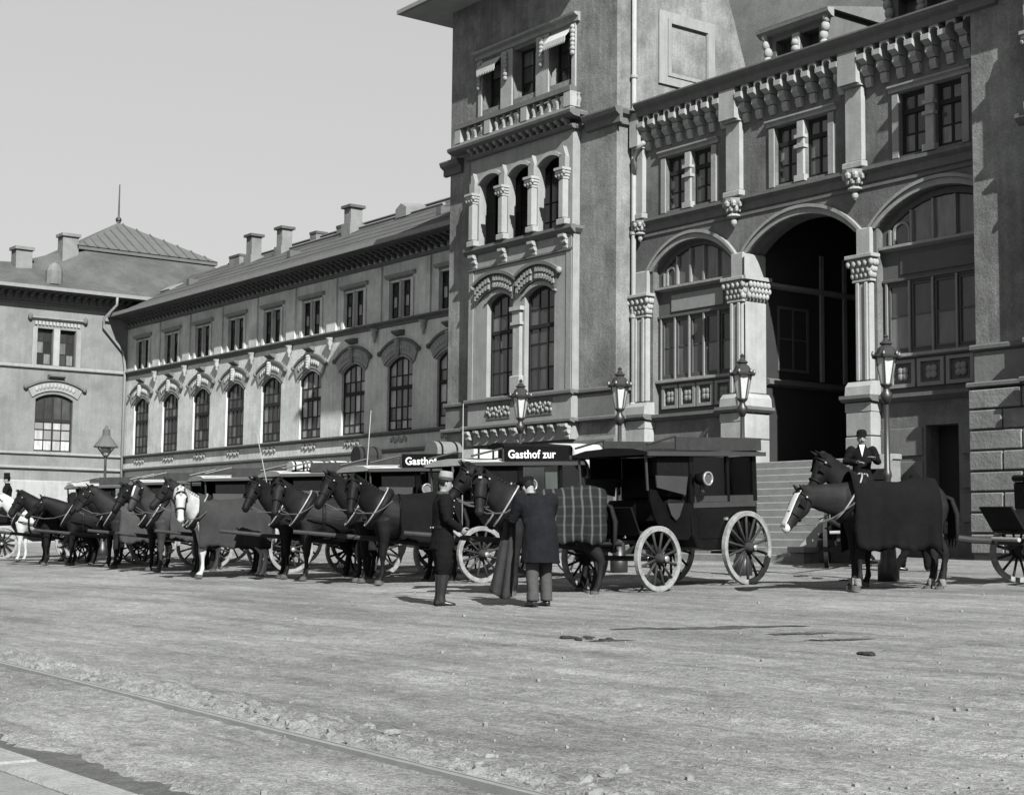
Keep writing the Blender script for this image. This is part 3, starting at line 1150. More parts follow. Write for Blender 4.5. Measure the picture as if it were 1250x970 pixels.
# ================================================================== entrance block with three arches
FLOOR = 3.27
eb = thing('entrance_block', (-25, 27, gz(27)), 'arcaded entrance front of the station with three tall arches and corbelled cornice', 'building')
fc = front(27.0)
holes = []
A1, A2, A3 = (-30.22, -27.33), (-26.78, -23.40), (-22.82, -19.45)
holes.append(arch_loop(A1[0], A1[1], 4.66, 8.38, 9.02, 16))
holes.append(arch_loop(A2[0], A2[1], 1.05, 8.38, 9.05, 18))
holes.append(arch_loop(A3[0], A3[1], 4.66, 8.38, 9.05, 18))
WC = (-28.87, -25.03, -21.30)
for c in WC:
    for s_ in (-1, 1):
        a, b = sorted((c + s_ * .13, c + s_ * .84))
        holes.append(rect(a, b, 9.88, 11.27))
holes.append(rect(-21.55, -20.70, 1.9, 3.94))                       # dark doorway below the third bay
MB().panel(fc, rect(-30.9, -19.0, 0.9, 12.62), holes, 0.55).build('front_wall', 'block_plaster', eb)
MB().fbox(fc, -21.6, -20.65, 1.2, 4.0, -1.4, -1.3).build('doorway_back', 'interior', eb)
MB().fbox(fc, -21.54, -20.71, 1.85, 3.93, -.5, -.42).build('door', 'window_frame', eb)
# upper windows with jambs and mullion
for c in WC:
    for s_ in (-1, 1):
        a, b = sorted((c + s_ * .13, c + s_ * .84))
        window(fc, a, b, 9.89, 11.26, 11.26, -.10, eb, 2, (.33, .70), gm=('glass_mid', 'glass_mid', 'glass'), heavy=1)
        MB().fbox(fc, c + s_ * .93 - .09, c + s_ * .93 + .09, 9.83, 11.28, .002, .05).build('window_jamb', 'moulding', eb, bevel=.01)
    ml = MB().fbox(fc, c - .115, c + .115, 9.83, 11.28, -.05, .06).build('mullion', 'stone', eb, bevel=.02)
    MB().fbox(fc, c - .15, c + .15, 10.62, 10.70, -.05, .11).fbox(fc, c - .14, c + .14, 10.86, 10.94, -.05, .11).build('ring', 'stone', ml)
    MB().fbox(fc, c - .16, c + .16, 9.83, 9.98, -.05, .10).build('base', 'stone', ml)
    MB().mold(fc, c - 1.1, c + 1.1, [(0, 11.30), (.06, 11.31), (.06, 11.38), (.12, 11.42), (.12, 11.46), (0, 11.48)]).build('window_head', 'moulding', eb)
# string course
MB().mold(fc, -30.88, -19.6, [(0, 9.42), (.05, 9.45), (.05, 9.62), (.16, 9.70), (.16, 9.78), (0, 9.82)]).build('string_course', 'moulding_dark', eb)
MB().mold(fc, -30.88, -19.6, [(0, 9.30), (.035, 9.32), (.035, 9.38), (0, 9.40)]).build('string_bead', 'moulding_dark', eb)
# archivolts: two rings each
for i, (a, b) in enumerate((A1, A2, A3)):
    cr = 9.02 if i == 0 else 9.05
    MB().band(fc, arc(a, b, 8.38, cr, 24), arc(a - .13, b + .13, 8.38, cr + .14, 24), -.03, .06).build('archivolt', 'moulding', eb)
    MB().band(fc, arc(a - .134, b + .134, 8.38, cr + .144, 24), arc(a - .20, b + .20, 8.40, cr + .22, 24), -.03, .11).build('drip', 'moulding', eb)
# piers of the arcade
PIERS = ((-30.56, .28), (-27.06, .24), (-23.11, .24))
for k, (u, hw) in enumerate(PIERS):
    g = gz(26.8)
    p = MB().fbox(fc, u - hw, u + hw, 4.98, 7.19, .002, .16).build('pier', 'stone', eb, bevel=.045)
    for s_ in (-.5, .5):
        MB().fbox(fc, u + s_ * hw - .05, u + s_ * hw + .05, 4.99, 7.18, .159, .20).build('shaft', 'stone', p, bevel=.02)
    capital(p, fc, u, hw, 7.19, 7.80, .002, .16)
    MB().fbox(fc, u - hw * .9, u + hw * .9, 7.803, 8.42, .002, .12).build('upper_shaft', 'stone', p, bevel=.03)
    MB().mold(fc, u - hw - .12, u + hw + .12, [(0, 4.66), (.36, 4.66), (.34, 4.86), (.24, 4.97), (0, 4.98)]).build('base', 'stone', p)
    MB().mold(fc, u - hw - .2, u + hw + .2, [(0, 4.50), (.38, 4.52), (.46, 4.58), (.46, 4.655), (0, 4.657)]).build('base_slab', 'moulding_dark', p)
    ph = MB().fbox(fc, u - hw - .13, u + hw + .13, 4.30, 4.496, .002, .34).build('pedestal_cap', 'stone', p)
    v = 4.296
    for j, h in enumerate((.55, .62, .62, .62, .6)):
        e_ = .012 * j
        MB().fbox(fc, u - hw - .12 - e_, u + hw + .12 + e_, max(v - h + .02, g - .1), v, .002, .33 + e_).build('block', 'stone', p, bevel=.018)
        v -= h
        if v < g:
            break
    if k == 1:                                              # stone return of the pier inside the portal
        fj = side(A2[0])
        MB().fbox(fj, 26.86, 27.56, 4.98, 7.19, .002, .05).build('return', 'stone', p, bevel=.02)
        MB().fbox(fj, 26.84, 27.56, 7.803, 8.36, .002, .045).build('return', 'stone', p, bevel=.02)
        rc = MB().mold(fj, 26.90, 27.60, [(0, 7.19), (.05, 7.25), (.12, 7.66), (0, 7.70)]).mold(fj, 26.71, 27.62, [(0, 7.705), (.19, 7.71), (.19, 7.80), (0, 7.80)]).build('return_capital', 'stone', p)
        lf = MB()
        for r_, (vv, ww) in enumerate(((7.34, .09), (7.47, .11), (7.60, .14))):
            for i_ in range(6):
                lf.ball(fj.pt(26.93 + .12 * i_ + .06 * (r_ % 2), vv, ww), .07, .06, .085, 6, 5)
        lf.build('foliage', 'stone', rc, smooth=True)
        MB().mold(fj, 26.62, 27.62, [(0, 4.66), (.16, 4.66), (.14, 4.86), (.06, 4.97), (0, 4.98)]).build('return_base', 'stone', p)
        MB().mold(fj, 26.58, 27.64, [(0, 4.50), (.18, 4.52), (.24, 4.58), (.24, 4.655), (0, 4.657)]).build('return_slab', 'moulding_dark', p)
        v_ = 4.49
        for h in (.62, .62):
            MB().fbox(fj, 26.70, 27.58, v_ - h + .02, v_, .002, .12).build('return_block', 'stone', p, bevel=.015)
            v_ -= h
# base ledge of bays 1 and 3
for a, b in ((-30.2, -27.4), (-22.75, -19.6)):
    MB().mold(fc, a, b, [(0, 4.46), (.06, 4.48), (.18, 4.56), (.18, 4.64), (0, 4.66)]).build('base_course', 'moulding_dark', eb)
for v in (3.92, 3.2, 2.5):
    for a, b in ((-30.2, -27.4), (-22.75, -21.62), (-20.63, -19.75)):
        MB().fbox(fc, a, b, v - .62, v - .02, .002, .035).build('base_block', 'stone_dark', eb, bevel=.01)


# glazed infill of bays 1 and 3
def infill(a, b, nm):
    w = -.20
    sc_ = MB()
    sc_.panel(fc, [(a, 4.66)] + arc(a, b, 8.38, 9.03, 16) + [(b, 4.66)],
              [rect(a + .12, b - .12, 5.62, 7.10), arch_loop(a + .2, b - .2, 7.98, 8.33, 8.90, 12)], .10, w)
    s = sc_.build('infill', 'frame_grey', eb)
    n = 5
    L = (b - a - .24) / n
    for i in range(n):
        u0 = a + .12 + i * L
        window(fc, u0 + .03, u0 + L - .03, 5.63, 7.09, 7.09, w - .01, eb, 1, (.52,), fm='frame_grey', gm=('glass_mid', 'glass'), fr=.045)
        Lu = (b - a - .44) / n
        t0, t1 = a + .22 + i * Lu, a + .22 + (i + 1) * Lu
        tv = lambda u: max(8.0, arch_v(u, a + .2, b - .2, 8.33, 8.90) - .03)
        tm = (t0 + t1) / 2
        MB().prism(fc, [(t0 + .03, 7.985), (t0 + .03, tv(t0 + .03)), (tm, tv(tm)), (t1 - .03, tv(t1 - .03)), (t1 - .03, 7.985)], w - .06, w - .045).build('pane', 'glass_mid', s)
        MB().prism(fc, [(t0 - .028, 7.98), (t0 - .028, tv(t0)), (t0 + .028, tv(t0)), (t0 + .028, 7.98)], w - .05, w + .03).build('glazing_post', 'frame_light', s)
        if i == 0:
            MB().band(fc, [(t0 + .12, 7.99)] + arc(t0 + .12, t1 - .10, 8.28, 8.42, 8) + [(t1 - .10, 7.99)], [(t0 + .07, 7.99)] + arc(t0 + .07, t1 - .05, 8.28, 8.48, 8) + [(t1 - .05, 7.99)], w - .044, w + .01).build('arched_casement', 'frame_light', s)
        MB().fbox(fc, u0 - .025, u0 + .025, 5.55, 7.14, w + .012, w + .05).build('glazing_post', 'frame_light', s)
    # arched side light as in the photo
    MB().mold(fc, a + .02, b - .02, [(w, 7.84), (w + .16, 7.88), (w + .16, 7.94), (w, 7.97)]).build('transom', 'moulding', s)
    MB().fbox(fc, a + .5, b - .5, 7.28, 7.72, w + .002, w + .03).build('frieze_panel', 'frame_light' if nm else 'frame_grey', s, bevel=.01)
    MB().mold(fc, a + .02, b - .02, [(w, 7.13), (w + .06, 7.15), (w + .06, 7.2), (w, 7.22)]).build('rail', 'frame_grey', s)
    MB().mold(fc, a + .02, b - .02, [(w, 5.44), (w + .14, 5.47), (w + .14, 5.53), (w, 5.56)]).build('rail', 'moulding', s)
    m_ = 4
    Lp = (b - a - .3) / m_
    for i in range(m_):
        u0 = a + .15 + i * Lp
        pf = MB().panel(fc, rect(u0 + .03, u0 + Lp - .03, 4.80, 5.40), [rect(u0 + .12, u0 + Lp - .12, 4.88, 5.33)], .06, w + .065).build('panel', 'frame_light', s)
        mb = MB()
        uc = u0 + Lp / 2
        for q in range(4):
            an = q * math.pi / 2 + math.pi / 4
            mb.ball(fc.pt(uc + .09 * math.cos(an), 5.1 + .09 * math.sin(an), w + .02), .09, .035, .09, 8, 5)
        mb.build('quatrefoil', 'frame_light', pf, smooth=True)


infill(A1[0], A1[1], 1)
infill(A3[0], A3[1], 0)
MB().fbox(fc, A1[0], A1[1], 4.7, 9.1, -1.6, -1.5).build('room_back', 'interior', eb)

# hanging pilasters between the upper bays
for u in (-30.62, -27.17, -23.34):
    hw = .14 if u < -30 else .25
    p = MB().fbox(fc, u - hw, u + hw, 9.95, 11.66, .002, .14).build('pilaster', 'stone', eb, bevel=.02)
    MB().fbox(fc, u - hw - .05, u + hw + .05, 9.80, 9.947, .002, .20).build('base', 'stone', p, bevel=.02)
    MB().fbox(fc, u - hw - .03, u + hw + .03, 11.66, 11.70, .002, .24).fbox(fc, u - hw - .03, u + hw + .01, 11.704, 12.60, .002, .34).build('head_block', 'stone', p)
    put(pend, 'pendant', 'stone', p, fc.pt(u, 9.74, .10), 0, 1.0 if u > -30 else .8)
# corbel table
cbl = corbel_mesh('corbel', .21, .72, .36, 3)
for a, b in ((-30.42, -27.50), (-26.84, -23.68), (-23.0, -19.75)):
    n = 8
    for k in range(n):
        u = a + .06 + (b - a - .12) * k / (n - 1)
        put(cbl, 'corbel', 'stone', eb, fc.pt(u, 12.30, .002))
    for k in range(n - 1):
        u0 = a + .06 + (b - a - .12) * k / (n - 1)
        u1 = a + .06 + (b - a - .12) * (k + 1) / (n - 1)
        MB().band(fc, arc(u0 + .1, u1 - .1, 12.30, 12.40, 6), [(u0 + .1 + (u1 - u0 - .2) * i / 6, 12.45) for i in range(7)], .002, .34).build('corbel_arch', 'moulding', eb)
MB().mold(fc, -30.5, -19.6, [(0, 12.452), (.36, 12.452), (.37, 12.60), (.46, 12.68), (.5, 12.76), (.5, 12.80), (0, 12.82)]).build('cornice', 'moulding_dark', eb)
# terrace, mansard and dormers
MB().box(-36.0, -16, 27.0, 31.0, 12.60, 12.70).build('terrace', 'roof', eb)
mb = MB()
mb.add([(-37.5, 31.25, 12.7), (-13, 31.25, 12.7), (-13, 33.6, 20.5), (-37.5, 33.6, 20.5), (-37.5, 40, 20.5), (-13, 40, 20.5), (-37.5, 40, 12.7), (-13, 40, 12.7)],
       [(0, 1, 2, 3), (3, 2, 5, 4), (4, 5, 7, 6), (0, 3, 4, 6), (1, 7, 5, 2), (0, 6, 7, 1)])
rf = mb.build('roof', 'roof_light', eb)


def dormer(cx):
    fd = front(29.2)
    d = MB().panel(fd, rect(cx - 1.05, cx + 1.05, 12.7, 14.72), [rect(cx - .74, cx - .14, 13.3, 14.36), rect(cx + .14, cx + .74, 13.3, 14.36)], 2.6).build('dormer', 'moulding_dark', eb)
    for s_ in (-1, 1):
        a, b = sorted((cx + s_ * .14, cx + s_ * .74))
        MB().fbox(fd, a, b, 13.3, 14.36, -.4, -.32).build('pane', 'glass_mid', d)
        mb = MB()
        for k in range(7):
            mb.ball(fd.pt(cx + s_ * (1.0 + .05 * math.sin(k * 1.3)), 13.2 + .22 * k, .06), .15 - .007 * k, .12, .15, 8, 6)
        mb.build('scroll', 'stone', d, smooth=True)
    ml = MB().fbox(fd, cx - .13, cx + .13, 13.2, 14.40, .002, .07).build('mullion', 'stone', d, bevel=.02)
    mb = MB()
    for k in range(4):
        mb.ball(fd.pt(cx, 13.65 + .16 * k, .09), .15 - .01 * k, .07, .1, 8, 6)
    mb.build('carving', 'stone', ml, smooth=True)
    MB().mold(fd, cx - 1.25, cx + 1.25, [(0, 14.50), (.1, 14.53), (.22, 14.62), (.24, 14.70), (0, 14.74)]).build('lintel', 'moulding', d)
    MB().add([fd.pt(cx - 1.2, 14.745, .2), fd.pt(cx + 1.2, 14.745, .2), fd.pt(cx + 1.2, 15.4, -3), fd.pt(cx - 1.2, 15.4, -3), fd.pt(cx - 1.2, 14.725, .2), fd.pt(cx + 1.2, 14.725, .2), fd.pt(cx + 1.2, 14.725, -3), fd.pt(cx - 1.2, 14.725, -3)],
             [(0, 1, 2, 3), (7, 6, 5, 4), (0, 4, 5, 1), (1, 5, 6, 2), (2, 6, 7, 3), (3, 7, 4, 0)]).build('dormer_roof', 'roof_light', d)


dormer(-27.2)
dormer(-23.2)
# vestibule behind the portal
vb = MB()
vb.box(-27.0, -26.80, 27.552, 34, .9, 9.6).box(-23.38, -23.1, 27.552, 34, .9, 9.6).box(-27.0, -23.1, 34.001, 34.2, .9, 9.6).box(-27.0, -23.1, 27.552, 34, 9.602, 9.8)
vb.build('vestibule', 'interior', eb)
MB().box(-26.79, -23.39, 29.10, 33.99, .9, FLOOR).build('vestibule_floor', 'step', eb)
fv = side(-26.795)
window(fv, 28.0, 29.1, 5.6, 7.2, 7.2, .02, eb, 2, (.5,), fm='frame_grey', gm='glass')
MB().mold(fv, 27.6, 30.5, [(0, 5.2), (.12, 5.25), (.12, 5.35), (0, 5.4)]).build('dado', 'moulding_dark', eb)
for k_ in range(5):
    MB().fbox(fv, 29.5 + .85 * k_, 29.62 + .85 * k_, 5.42, 8.6, .002, .06).build('wall_strip', 'moulding', eb)
MB().mold(fv, 27.6, 33.9, [(0, 7.6), (.10, 7.64), (.10, 7.72), (0, 7.76)]).build('wall_rail', 'moulding', eb)
fbk = front(33.99)
window(fbk, -26.2, -24.0, FLOOR, 7.0, 7.0, .03, eb, 4, (.4, .75), gm='glass')

# ================================================================== stairs
st = thing('stairs', (-25.1, 23.9, gz(23.9)), 'broad flight of worn stone steps climbing to the dark portal', 'stairs')
n = 14
G0 = gz(23.9)
rise = (FLOOR - G0) / n
for k in range(n):
    y0 = 23.9 + k * .19
    MB().box(-28.0, -22.3, y0 + random.uniform(-.004, .004), y0 + .26, G0 + k * rise - (.12 if k else .3), G0 + (k + 1) * rise).build('step', 'step', st, bevel=.02)
MB().box(-28.0, -22.3, 26.64, 26.66, 1.0, FLOOR).box(-26.77, -23.41, 26.58, 29.1, 2.9, FLOOR - .004).build('landing', 'step', st)
for x0 in (-22.295, -28.38):
    g = gz(23.7)
    prof = [(23.62, g - .2), (26.62, g - .2), (26.62, 3.2), (26.32, 3.2), (23.95, 1.22), (23.62, 1.22)]
    ck = MB().prism(F((x0, 0, 0), (0, 1, 0), (1, 0, 0)), prof, 0, .38).build('cheek_wall', 'rustic', st, bevel=.01)
    MB().prism(F((x0, 0, 0), (0, 1, 0), (1, 0, 0)), [(23.58, 1.223), (23.96, 1.223), (26.33, 3.203), (26.62, 3.203), (26.62, 3.32), (26.29, 3.32), (23.92, 1.34), (23.58, 1.34)], -.04, .42).build('coping', 'step', ck, bevel=.012)
MB().tube([(-27.7, 24.1, gz(24)), (-27.7, 24.1, 2.05)], .03).tube([(-27.7, 24.0, 2.0), (-27.7, 26.55, 4.15)], .045, 8).tube([(-27.7, 26.5, 3.2), (-27.7, 26.5, 4.1)], .03).build('handrail', 'iron', st, smooth=True)

# ================================================================== wing
WY = 30.0
fw = front(WY)
wg = thing('station_wing', (-55, WY, gz(WY)), 'long two storey plastered wing with arched windows under deep eaves', 'building')
WX = [-47.01 - 3.2 * k for k in range(8)][::-1] + [-43.81, -40.61]
holes = []
for c in WX:
    holes.append(arch_loop(c - .83, c + .83, 5.25, 7.58, 7.88))
    for s_ in (-1, 1):
        a, b = sorted((c - .03 + s_ * .08, c - .03 + s_ * .70))
        holes.append(rect(a, b, 9.28, 10.60))
MB().panel(fw, rect(-71.28, -38.0, 0.8, 11.7), holes, .5).build('front_wall', 'wing_plaster', wg)
MB().box(-71.2, -38, WY + 1.3, WY + 1.4, .8, 11.7).build('inner_partition', 'interior', wg)
con = MB()
for k in range(5):
    con.ball((0, -.07 + .0 * k, -.1 * k), .11 - .012 * k, .10, .08, 8, 5)
con.box(-.09, .09, -.08, 0, -.5, .02)
con_me = con.mesh('keystone', True)
pd = MB()
pd.lathe([(.02, -.5), (.06, -.42), (.05, -.34), (.12, -.2), (.09, -.12), (.17, -.02), (.17, 0)], 8)
pd_me = pd.mesh('drop', True)
br_me = corbel_mesh('eave_bracket', .12, .30, .62, 3)
open_w = {WX[-3]: 1}
for i, c in enumerate(WX):
    pale = i >= 5
    window(fw, c - .83, c + .83, 5.25, 7.58, 7.88, -.09, wg, 4, (.16, .36, .655, .84), gm=('glass_pale', 'glass_mid', 'glass_pale', 'glass_mid') if pale else ('glass', 'glass', 'glass_mid'), heavy=2, fr=.08, bar=.045)
    if i == 7:
        MB().fbox(fw, c - .28, c - .02, 5.33, 6.72, -.16, -.13).build('open_sash', 'window_frame', wg)
    # upper double window
    for s_ in (-1, 1):
        a, b = sorted((c - .03 + s_ * .08, c - .03 + s_ * .70))
        window(fw, a, b, 9.29, 10.59, 10.59, -.10, wg, 2, (.30, .66), gm=('glass_mid', 'glass_pale', 'glass') if i > 4 else ('glass', 'glass', 'glass_mid'), fr=.06, heavy=1)
    MB().fbox(fw, c - .03 - .075, c - .03 + .075, 9.26, 10.62, -.1, .04).build('mullion', 'stone', wg, bevel=.015)
    for s_ in (-1, 1):
        MB().fbox(fw, c - .03 + s_ * .79 - .085, c - .03 + s_ * .79 + .085, 9.24, 10.66, .002, .05).build('window_jamb', 'wing_plaster', wg)
    MB().mold(fw, c - 1.02, c + .96, [(0, 10.74), (.05, 10.76), (.12, 10.84), (.12, 10.88), (0, 10.9)]).build('window_head', 'moulding', wg)
    MB().fbox(fw, c - .8, c + .74, 10.67, 10.735, .002, .03).build('frieze', 'moulding_dark', wg)
    # arched hood
    hi, ho = arc(c - .98, c + .98, 7.62, 7.98, 14), arc(c - 1.20, c + 1.20, 8.02, 8.44, 14)
    h_ = MB().band(fw, hi, ho, -.02, .07).build('hood', 'moulding', wg)
    MB().band(fw, arc(c - 1.24, c + 1.24, 8.03, 8.45, 14), arc(c - 1.30, c + 1.30, 8.10, 8.55, 14), -.02, .11).build('drip', 'moulding_dark', h_)
    for k in range(10):
        if k in (4, 5):
            continue
        q0, q1 = hi[k + 2], ho[k + 2]
        MB().ball(fw.pt((q0[0] + q1[0]) / 2, (q0[1] + q1[1]) / 2, .07), .085, .05, .11, 7, 5).build('voussoir', 'stone', h_, smooth=True)
    MB().band(fw, arc(c - .83, c + .83, 7.58, 7.88, 12), arc(c - .92, c + .92, 7.58, 7.97, 12), -.02, .05).build('archivolt', 'moulding', wg)
    put(con_me, 'keystone', 'stone', h_, fw.pt(c, 8.42, .08))
    MB().mold(fw, c - .28, c + .28, [(0, 8.62), (.10, 8.66), (.24, 8.74), (.24, 8.80), (0, 8.82)]).build('keystone_cap', 'moulding_dark', h_)
    for s_ in (-1, 1):
        MB().ball(fw.pt(c + s_ * 1.27, 8.06, .09), .10, .09, .10, 8, 5).build('rosette', 'moulding_dark', h_, smooth=True)
    # carved sill ornament
    mb = MB()
    for k in range(9):
        mb.ball(fw.pt(c - .48 + .12 * k, 4.92 + .05 * math.sin(k * 2), .03), .06, .035, .09, 6, 4)
    mb.build('sill_ornament', 'stone', wg, smooth=True)
for k in range(len(WX) + 1):
    c = WX[0] - 1.6 + 3.2 * k
    if c < -71:
        continue
    MB().fbox(fw, c - .36, c + .34, 9.24, 11.25, .002, .07).build('pilaster', 'wing_plaster', wg)
    put(pd_me, 'drop', 'stone', wg, fw.pt(c, 9.0, .10))
MB().mold(fw, -71.28, -38.2, [(0, 9.0), (.05, 9.02), (.05, 9.10), (.16, 9.17), (.16, 9.22), (0, 9.24)]).build('string_course', 'moulding_dark', wg)
MB().mold(fw, -71.28, -38.2, [(0, 5.08), (.05, 5.1), (.14, 5.17), (.14, 5.22), (0, 5.245)]).build('sill_course', 'moulding_dark', wg)
MB().mold(fw, -71.28, -38.2, [(0, 4.46), (.05, 4.47), (.14, 4.53), (.14, 4.60), (0, 4.62)]).build('base_course', 'moulding_dark', wg)
MB().mold(fw, -71.28, -38.2, [(0, 1.0), (.08, 1.0), (.08, 4.0), (.04, 4.06), (0, 4.06)]).build('plinth', 'stone', wg)
MB().mold(fw, -71.28, -38.2, [(0, 11.28), (.04, 11.29), (.10, 11.36), (.10, 11.42), (0, 11.44)]).build('architrave', 'moulding_dark', wg)
k = 0
x = -71.0
while x < -38.5:
    put(br_me, 'eave_bracket', 'moulding_dark', wg, fw.pt(x, 11.75, .002))
    x += .4
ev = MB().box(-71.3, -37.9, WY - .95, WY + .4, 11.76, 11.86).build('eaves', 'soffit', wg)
MB().box(-71.3, -38.6, WY - 1.05, WY - .952, 11.80, 11.96).build('gutter', 'zinc', ev)
mb = MB()
mb.add([(-76, WY - .95, 11.865), (-37.9, WY - .95, 11.865), (-37.9, 34.3, 14.72), (-76, 34.3, 14.72), (-37.9, 40, 11.8), (-76, 40, 11.8)], [(0, 1, 2, 3), (3, 2, 4, 5), (0, 3, 5), (1, 4, 2), (0, 5, 4, 1)])
wr = mb.build('roof', 'roof', wg)
nrm = Vector((0, -(14.72 - 11.865), 34.3 - (WY - .95))).normalized()


def on_roof(x, y):
    return Vector((x, y, 11.865 + (y - (WY - .95)) * (14.72 - 11.865) / (34.3 - (WY - .95))))


def roof_strip(x0, x1, y0, y1, m, nm, h=.05):
    a, b, c, d = on_roof(x0, y0), on_roof(x1, y0), on_roof(x1, y1), on_roof(x0, y1)
    o = nrm * h
    MB().add([a, b, c, d, a + o, b + o, c + o, d + o], [(0, 3, 2, 1), (4, 5, 6, 7), (0, 1, 5, 4), (1, 2, 6, 5), (2, 3, 7, 6), (3, 0, 4, 7)]).build(nm, m, wr)


# rows of tiles as raised courses
for j in range(13):
    y0 = WY - .9 + j * .4
    roof_strip(-70.5 + .02 * j, -37.95, y0, y0 + .39, 'roof', 'tile_course', .02 + .012 * (j % 2))
roof_strip(-62.5, -49, 33.1, 33.22, 'zinc', 'snow_rail', .12)
roof_strip(-72, -70.2, 31.6, 32.3, 'zinc', 'flashing', .08)
roof_strip(-69, -38, 34.05, 34.3, 'slate', 'ridge_cap', .09)


def chimney(x, y, w, d, zb, zt, nm='chimney'):
    c = MB().box(x - w / 2, x + w / 2, y - d / 2, y + d / 2, zb, zt - .18).build(nm, 'chimney', wr, bevel=.01)
    MB().box(x - w / 2 - .1, x + w / 2 + .1, y - d / 2 - .1, y + d / 2 + .1, zt - .176, zt - .06).build('chimney_cap', 'roof', c)
    MB().box(x - w / 2 - .08, x + w / 2 + .08, y - d / 2 - .08, y + d / 2 + .08, zb, zb + .55).build('chimney_foot', 'chimney', c)


chimney(-64.3, 33, .55, .5, 13.7, 15.30)
chimney(-61.4, 33, .52, .5, 13.7, 15.2)
chimney(-55.5, 33.0, .55, .55, 13.8, 15.18)
chimney(-66.8, 33.6, .9, .5, 14.0, 14.75)
chimney(-60.3, 34.1, .4, .4, 14.2, 14.95)
chimney(-58.0, 34.2, .7, .4, 14.2, 14.92)
# roof hatch
d0 = on_roof(-51.6, 33.0)
K_ = .55
MB().add([d0 + Vector(q) * K_ for q in ((-.7, -.3, 0), (.7, -.3, 0), (.7, 1.4, .8), (-.7, 1.4, .8), (-.7, -.3, .65), (.7, -.3, .65), (.7, 1.4, .95), (-.7, 1.4, .95), (0, -.3, 1.0), (0, 1.4, 1.2))],
         [(0, 1, 5, 8, 4), (1, 2, 6, 5), (0, 4, 7, 3), (4, 8, 9, 7), (8, 5, 6, 9), (3, 7, 9, 6, 2)]).build('roof_hatch', 'chimney', wr)
for x, y in ((-67.8, 31.5), (-57.5, 31.2), (-46.5, 31.3)):
    d0 = on_roof(x, y)
    MB().box(x - .15, x + .15, y - .1, y + .5, d0.z, d0.z + .28).build('roof_vent', 'slate', wr)

# ================================================================== pavilion
PX_ = -71.3
fp_ = side(PX_)
pv_ = thing('corner_pavilion', (PX_, 24, gz(24)), 'pale two storey corner pavilion with hipped roof, lantern tier and spire', 'building')
holes = []
PC = (26.52, 20.9)
for c in PC:
    holes.append(arch_loop(c - .9, c + .9, 5.30, 7.70, 7.97))
    holes.append(rect(c - .92, c - .16, 9.30, 11.0))
    holes.append(rect(c + .16, c + .92, 9.30, 11.0))
MB().panel(fp_, rect(12, WY + .45, .5, 12.6), holes, .5).build('front_wall', 'pav_plaster', pv_)
MB().box(-82, -72.6, 12, 36, .5, 12.6).build('core', 'interior', pv_)
for i, c in enumerate(PC):
    window(fp_, c - .9, c + .9, 5.30, 7.70, 7.97, -.14, pv_, 4, (.22, .42, .60), gm=lambda i, j: 'glass' if j == 3 else 'glass_pale', heavy=2, fr=.07, bar=.05)
    # dark upper lights: shade blind
    for s_ in (-1, 1):
        a, b = sorted((c + s_ * .16, c + s_ * .92))
        window(fp_, a, b, 9.31, 10.99, 10.99, -.2, pv_, 2, (.33, .66), gm=('glass', 'glass_mid', 'glass', 'glass'), fr=.06)
        MB().fbox(fp_, c + s_ * 1.05 - .11, c + s_ * 1.05 + .11, 9.27, 11.05, .002, .05).build('window_jamb', 'moulding', pv_)
    MB().fbox(fp_, c - .15, c + .15, 9.27, 11.02, -.1, .04).build('mullion', 'stone', pv_, bevel=.02)
    wh = MB().mold(fp_, c - 1.3, c + 1.3, [(0, 11.36), (.06, 11.38), (.16, 11.46), (.16, 11.5), (0, 11.53)]).build('window_head', 'moulding', pv_)
    for k in range(13):
        MB().fbox(fp_, c - 1.02 + .17 * k - .05, c - 1.02 + .17 * k + .05, 11.16, 11.33, .002, .07).build('dentil', 'stone', wh)
    for s_ in (-1, 1):
        MB().ball(fp_.pt(c + s_ * 1.32, 11.5, .1), .12, .12, .17, 8, 6).build('knob', 'moulding_dark', wh, smooth=True)
    hi, ho = arc(c - 1.08, c + 1.08, 7.78, 8.12, 14), arc(c - 1.30, c + 1.30, 8.18, 8.56, 14)
    h_ = MB().band(fp_, hi, ho, -.02, .07).build('hood', 'moulding', pv_)
    MB().band(fp_, arc(c - 1.32, c + 1.32, 8.2, 8.57, 14), arc(c - 1.38, c + 1.38, 8.27, 8.66, 14), -.02, .16).build('drip', 'moulding_dark', h_)
    for k in range(11):
        q0, q1 = hi[k + 2], ho[k + 2]
        MB().ball(fp_.pt((q0[0] + q1[0]) / 2, (q0[1] + q1[1]) / 2, .07), .05, .085, .12, 7, 5).build('voussoir', 'stone', h_, smooth=True)
    MB().mold(fp_, c - .38, c + .38, [(0, 8.62), (.14, 8.66), (.36, 8.76), (.36, 8.84), (0, 8.86)]).build('keystone_cap', 'moulding_dark', h_)
    for s_ in (-1, 1):
        MB().ball(fp_.pt(c + s_ * 1.4, 8.24, .09), .12, .12, .14, 8, 5).build('rosette', 'moulding_dark', h_, smooth=True)
for nm, v, h, p in (('string_course', 9.06, .2, .13), ('sill_course', 5.10, .15, .12), ('base_course', 4.44, .16, .14)):
    MB().mold(fp_, 12, WY - .2, STR(v, h, p)).build(nm, 'moulding', pv_)
MB().mold(fp_, 12, WY - .12, [(0, .5), (.07, .5), (.07, 3.9), (0, 3.95)]).build('plinth', 'stone', pv_)
MB().mold(fp_, 12, WY - .01, [(0, 12.05), (.05, 12.07), (.08, 12.14), (.08, 12.18), (0, 12.2)]).build('architrave', 'moulding_dark', pv_)
y = 12.2
while y < WY:
    put(br_me, 'eave_bracket', 'moulding_dark', pv_, fp_.pt(y, 12.58, .002), R(90))
    y += .36
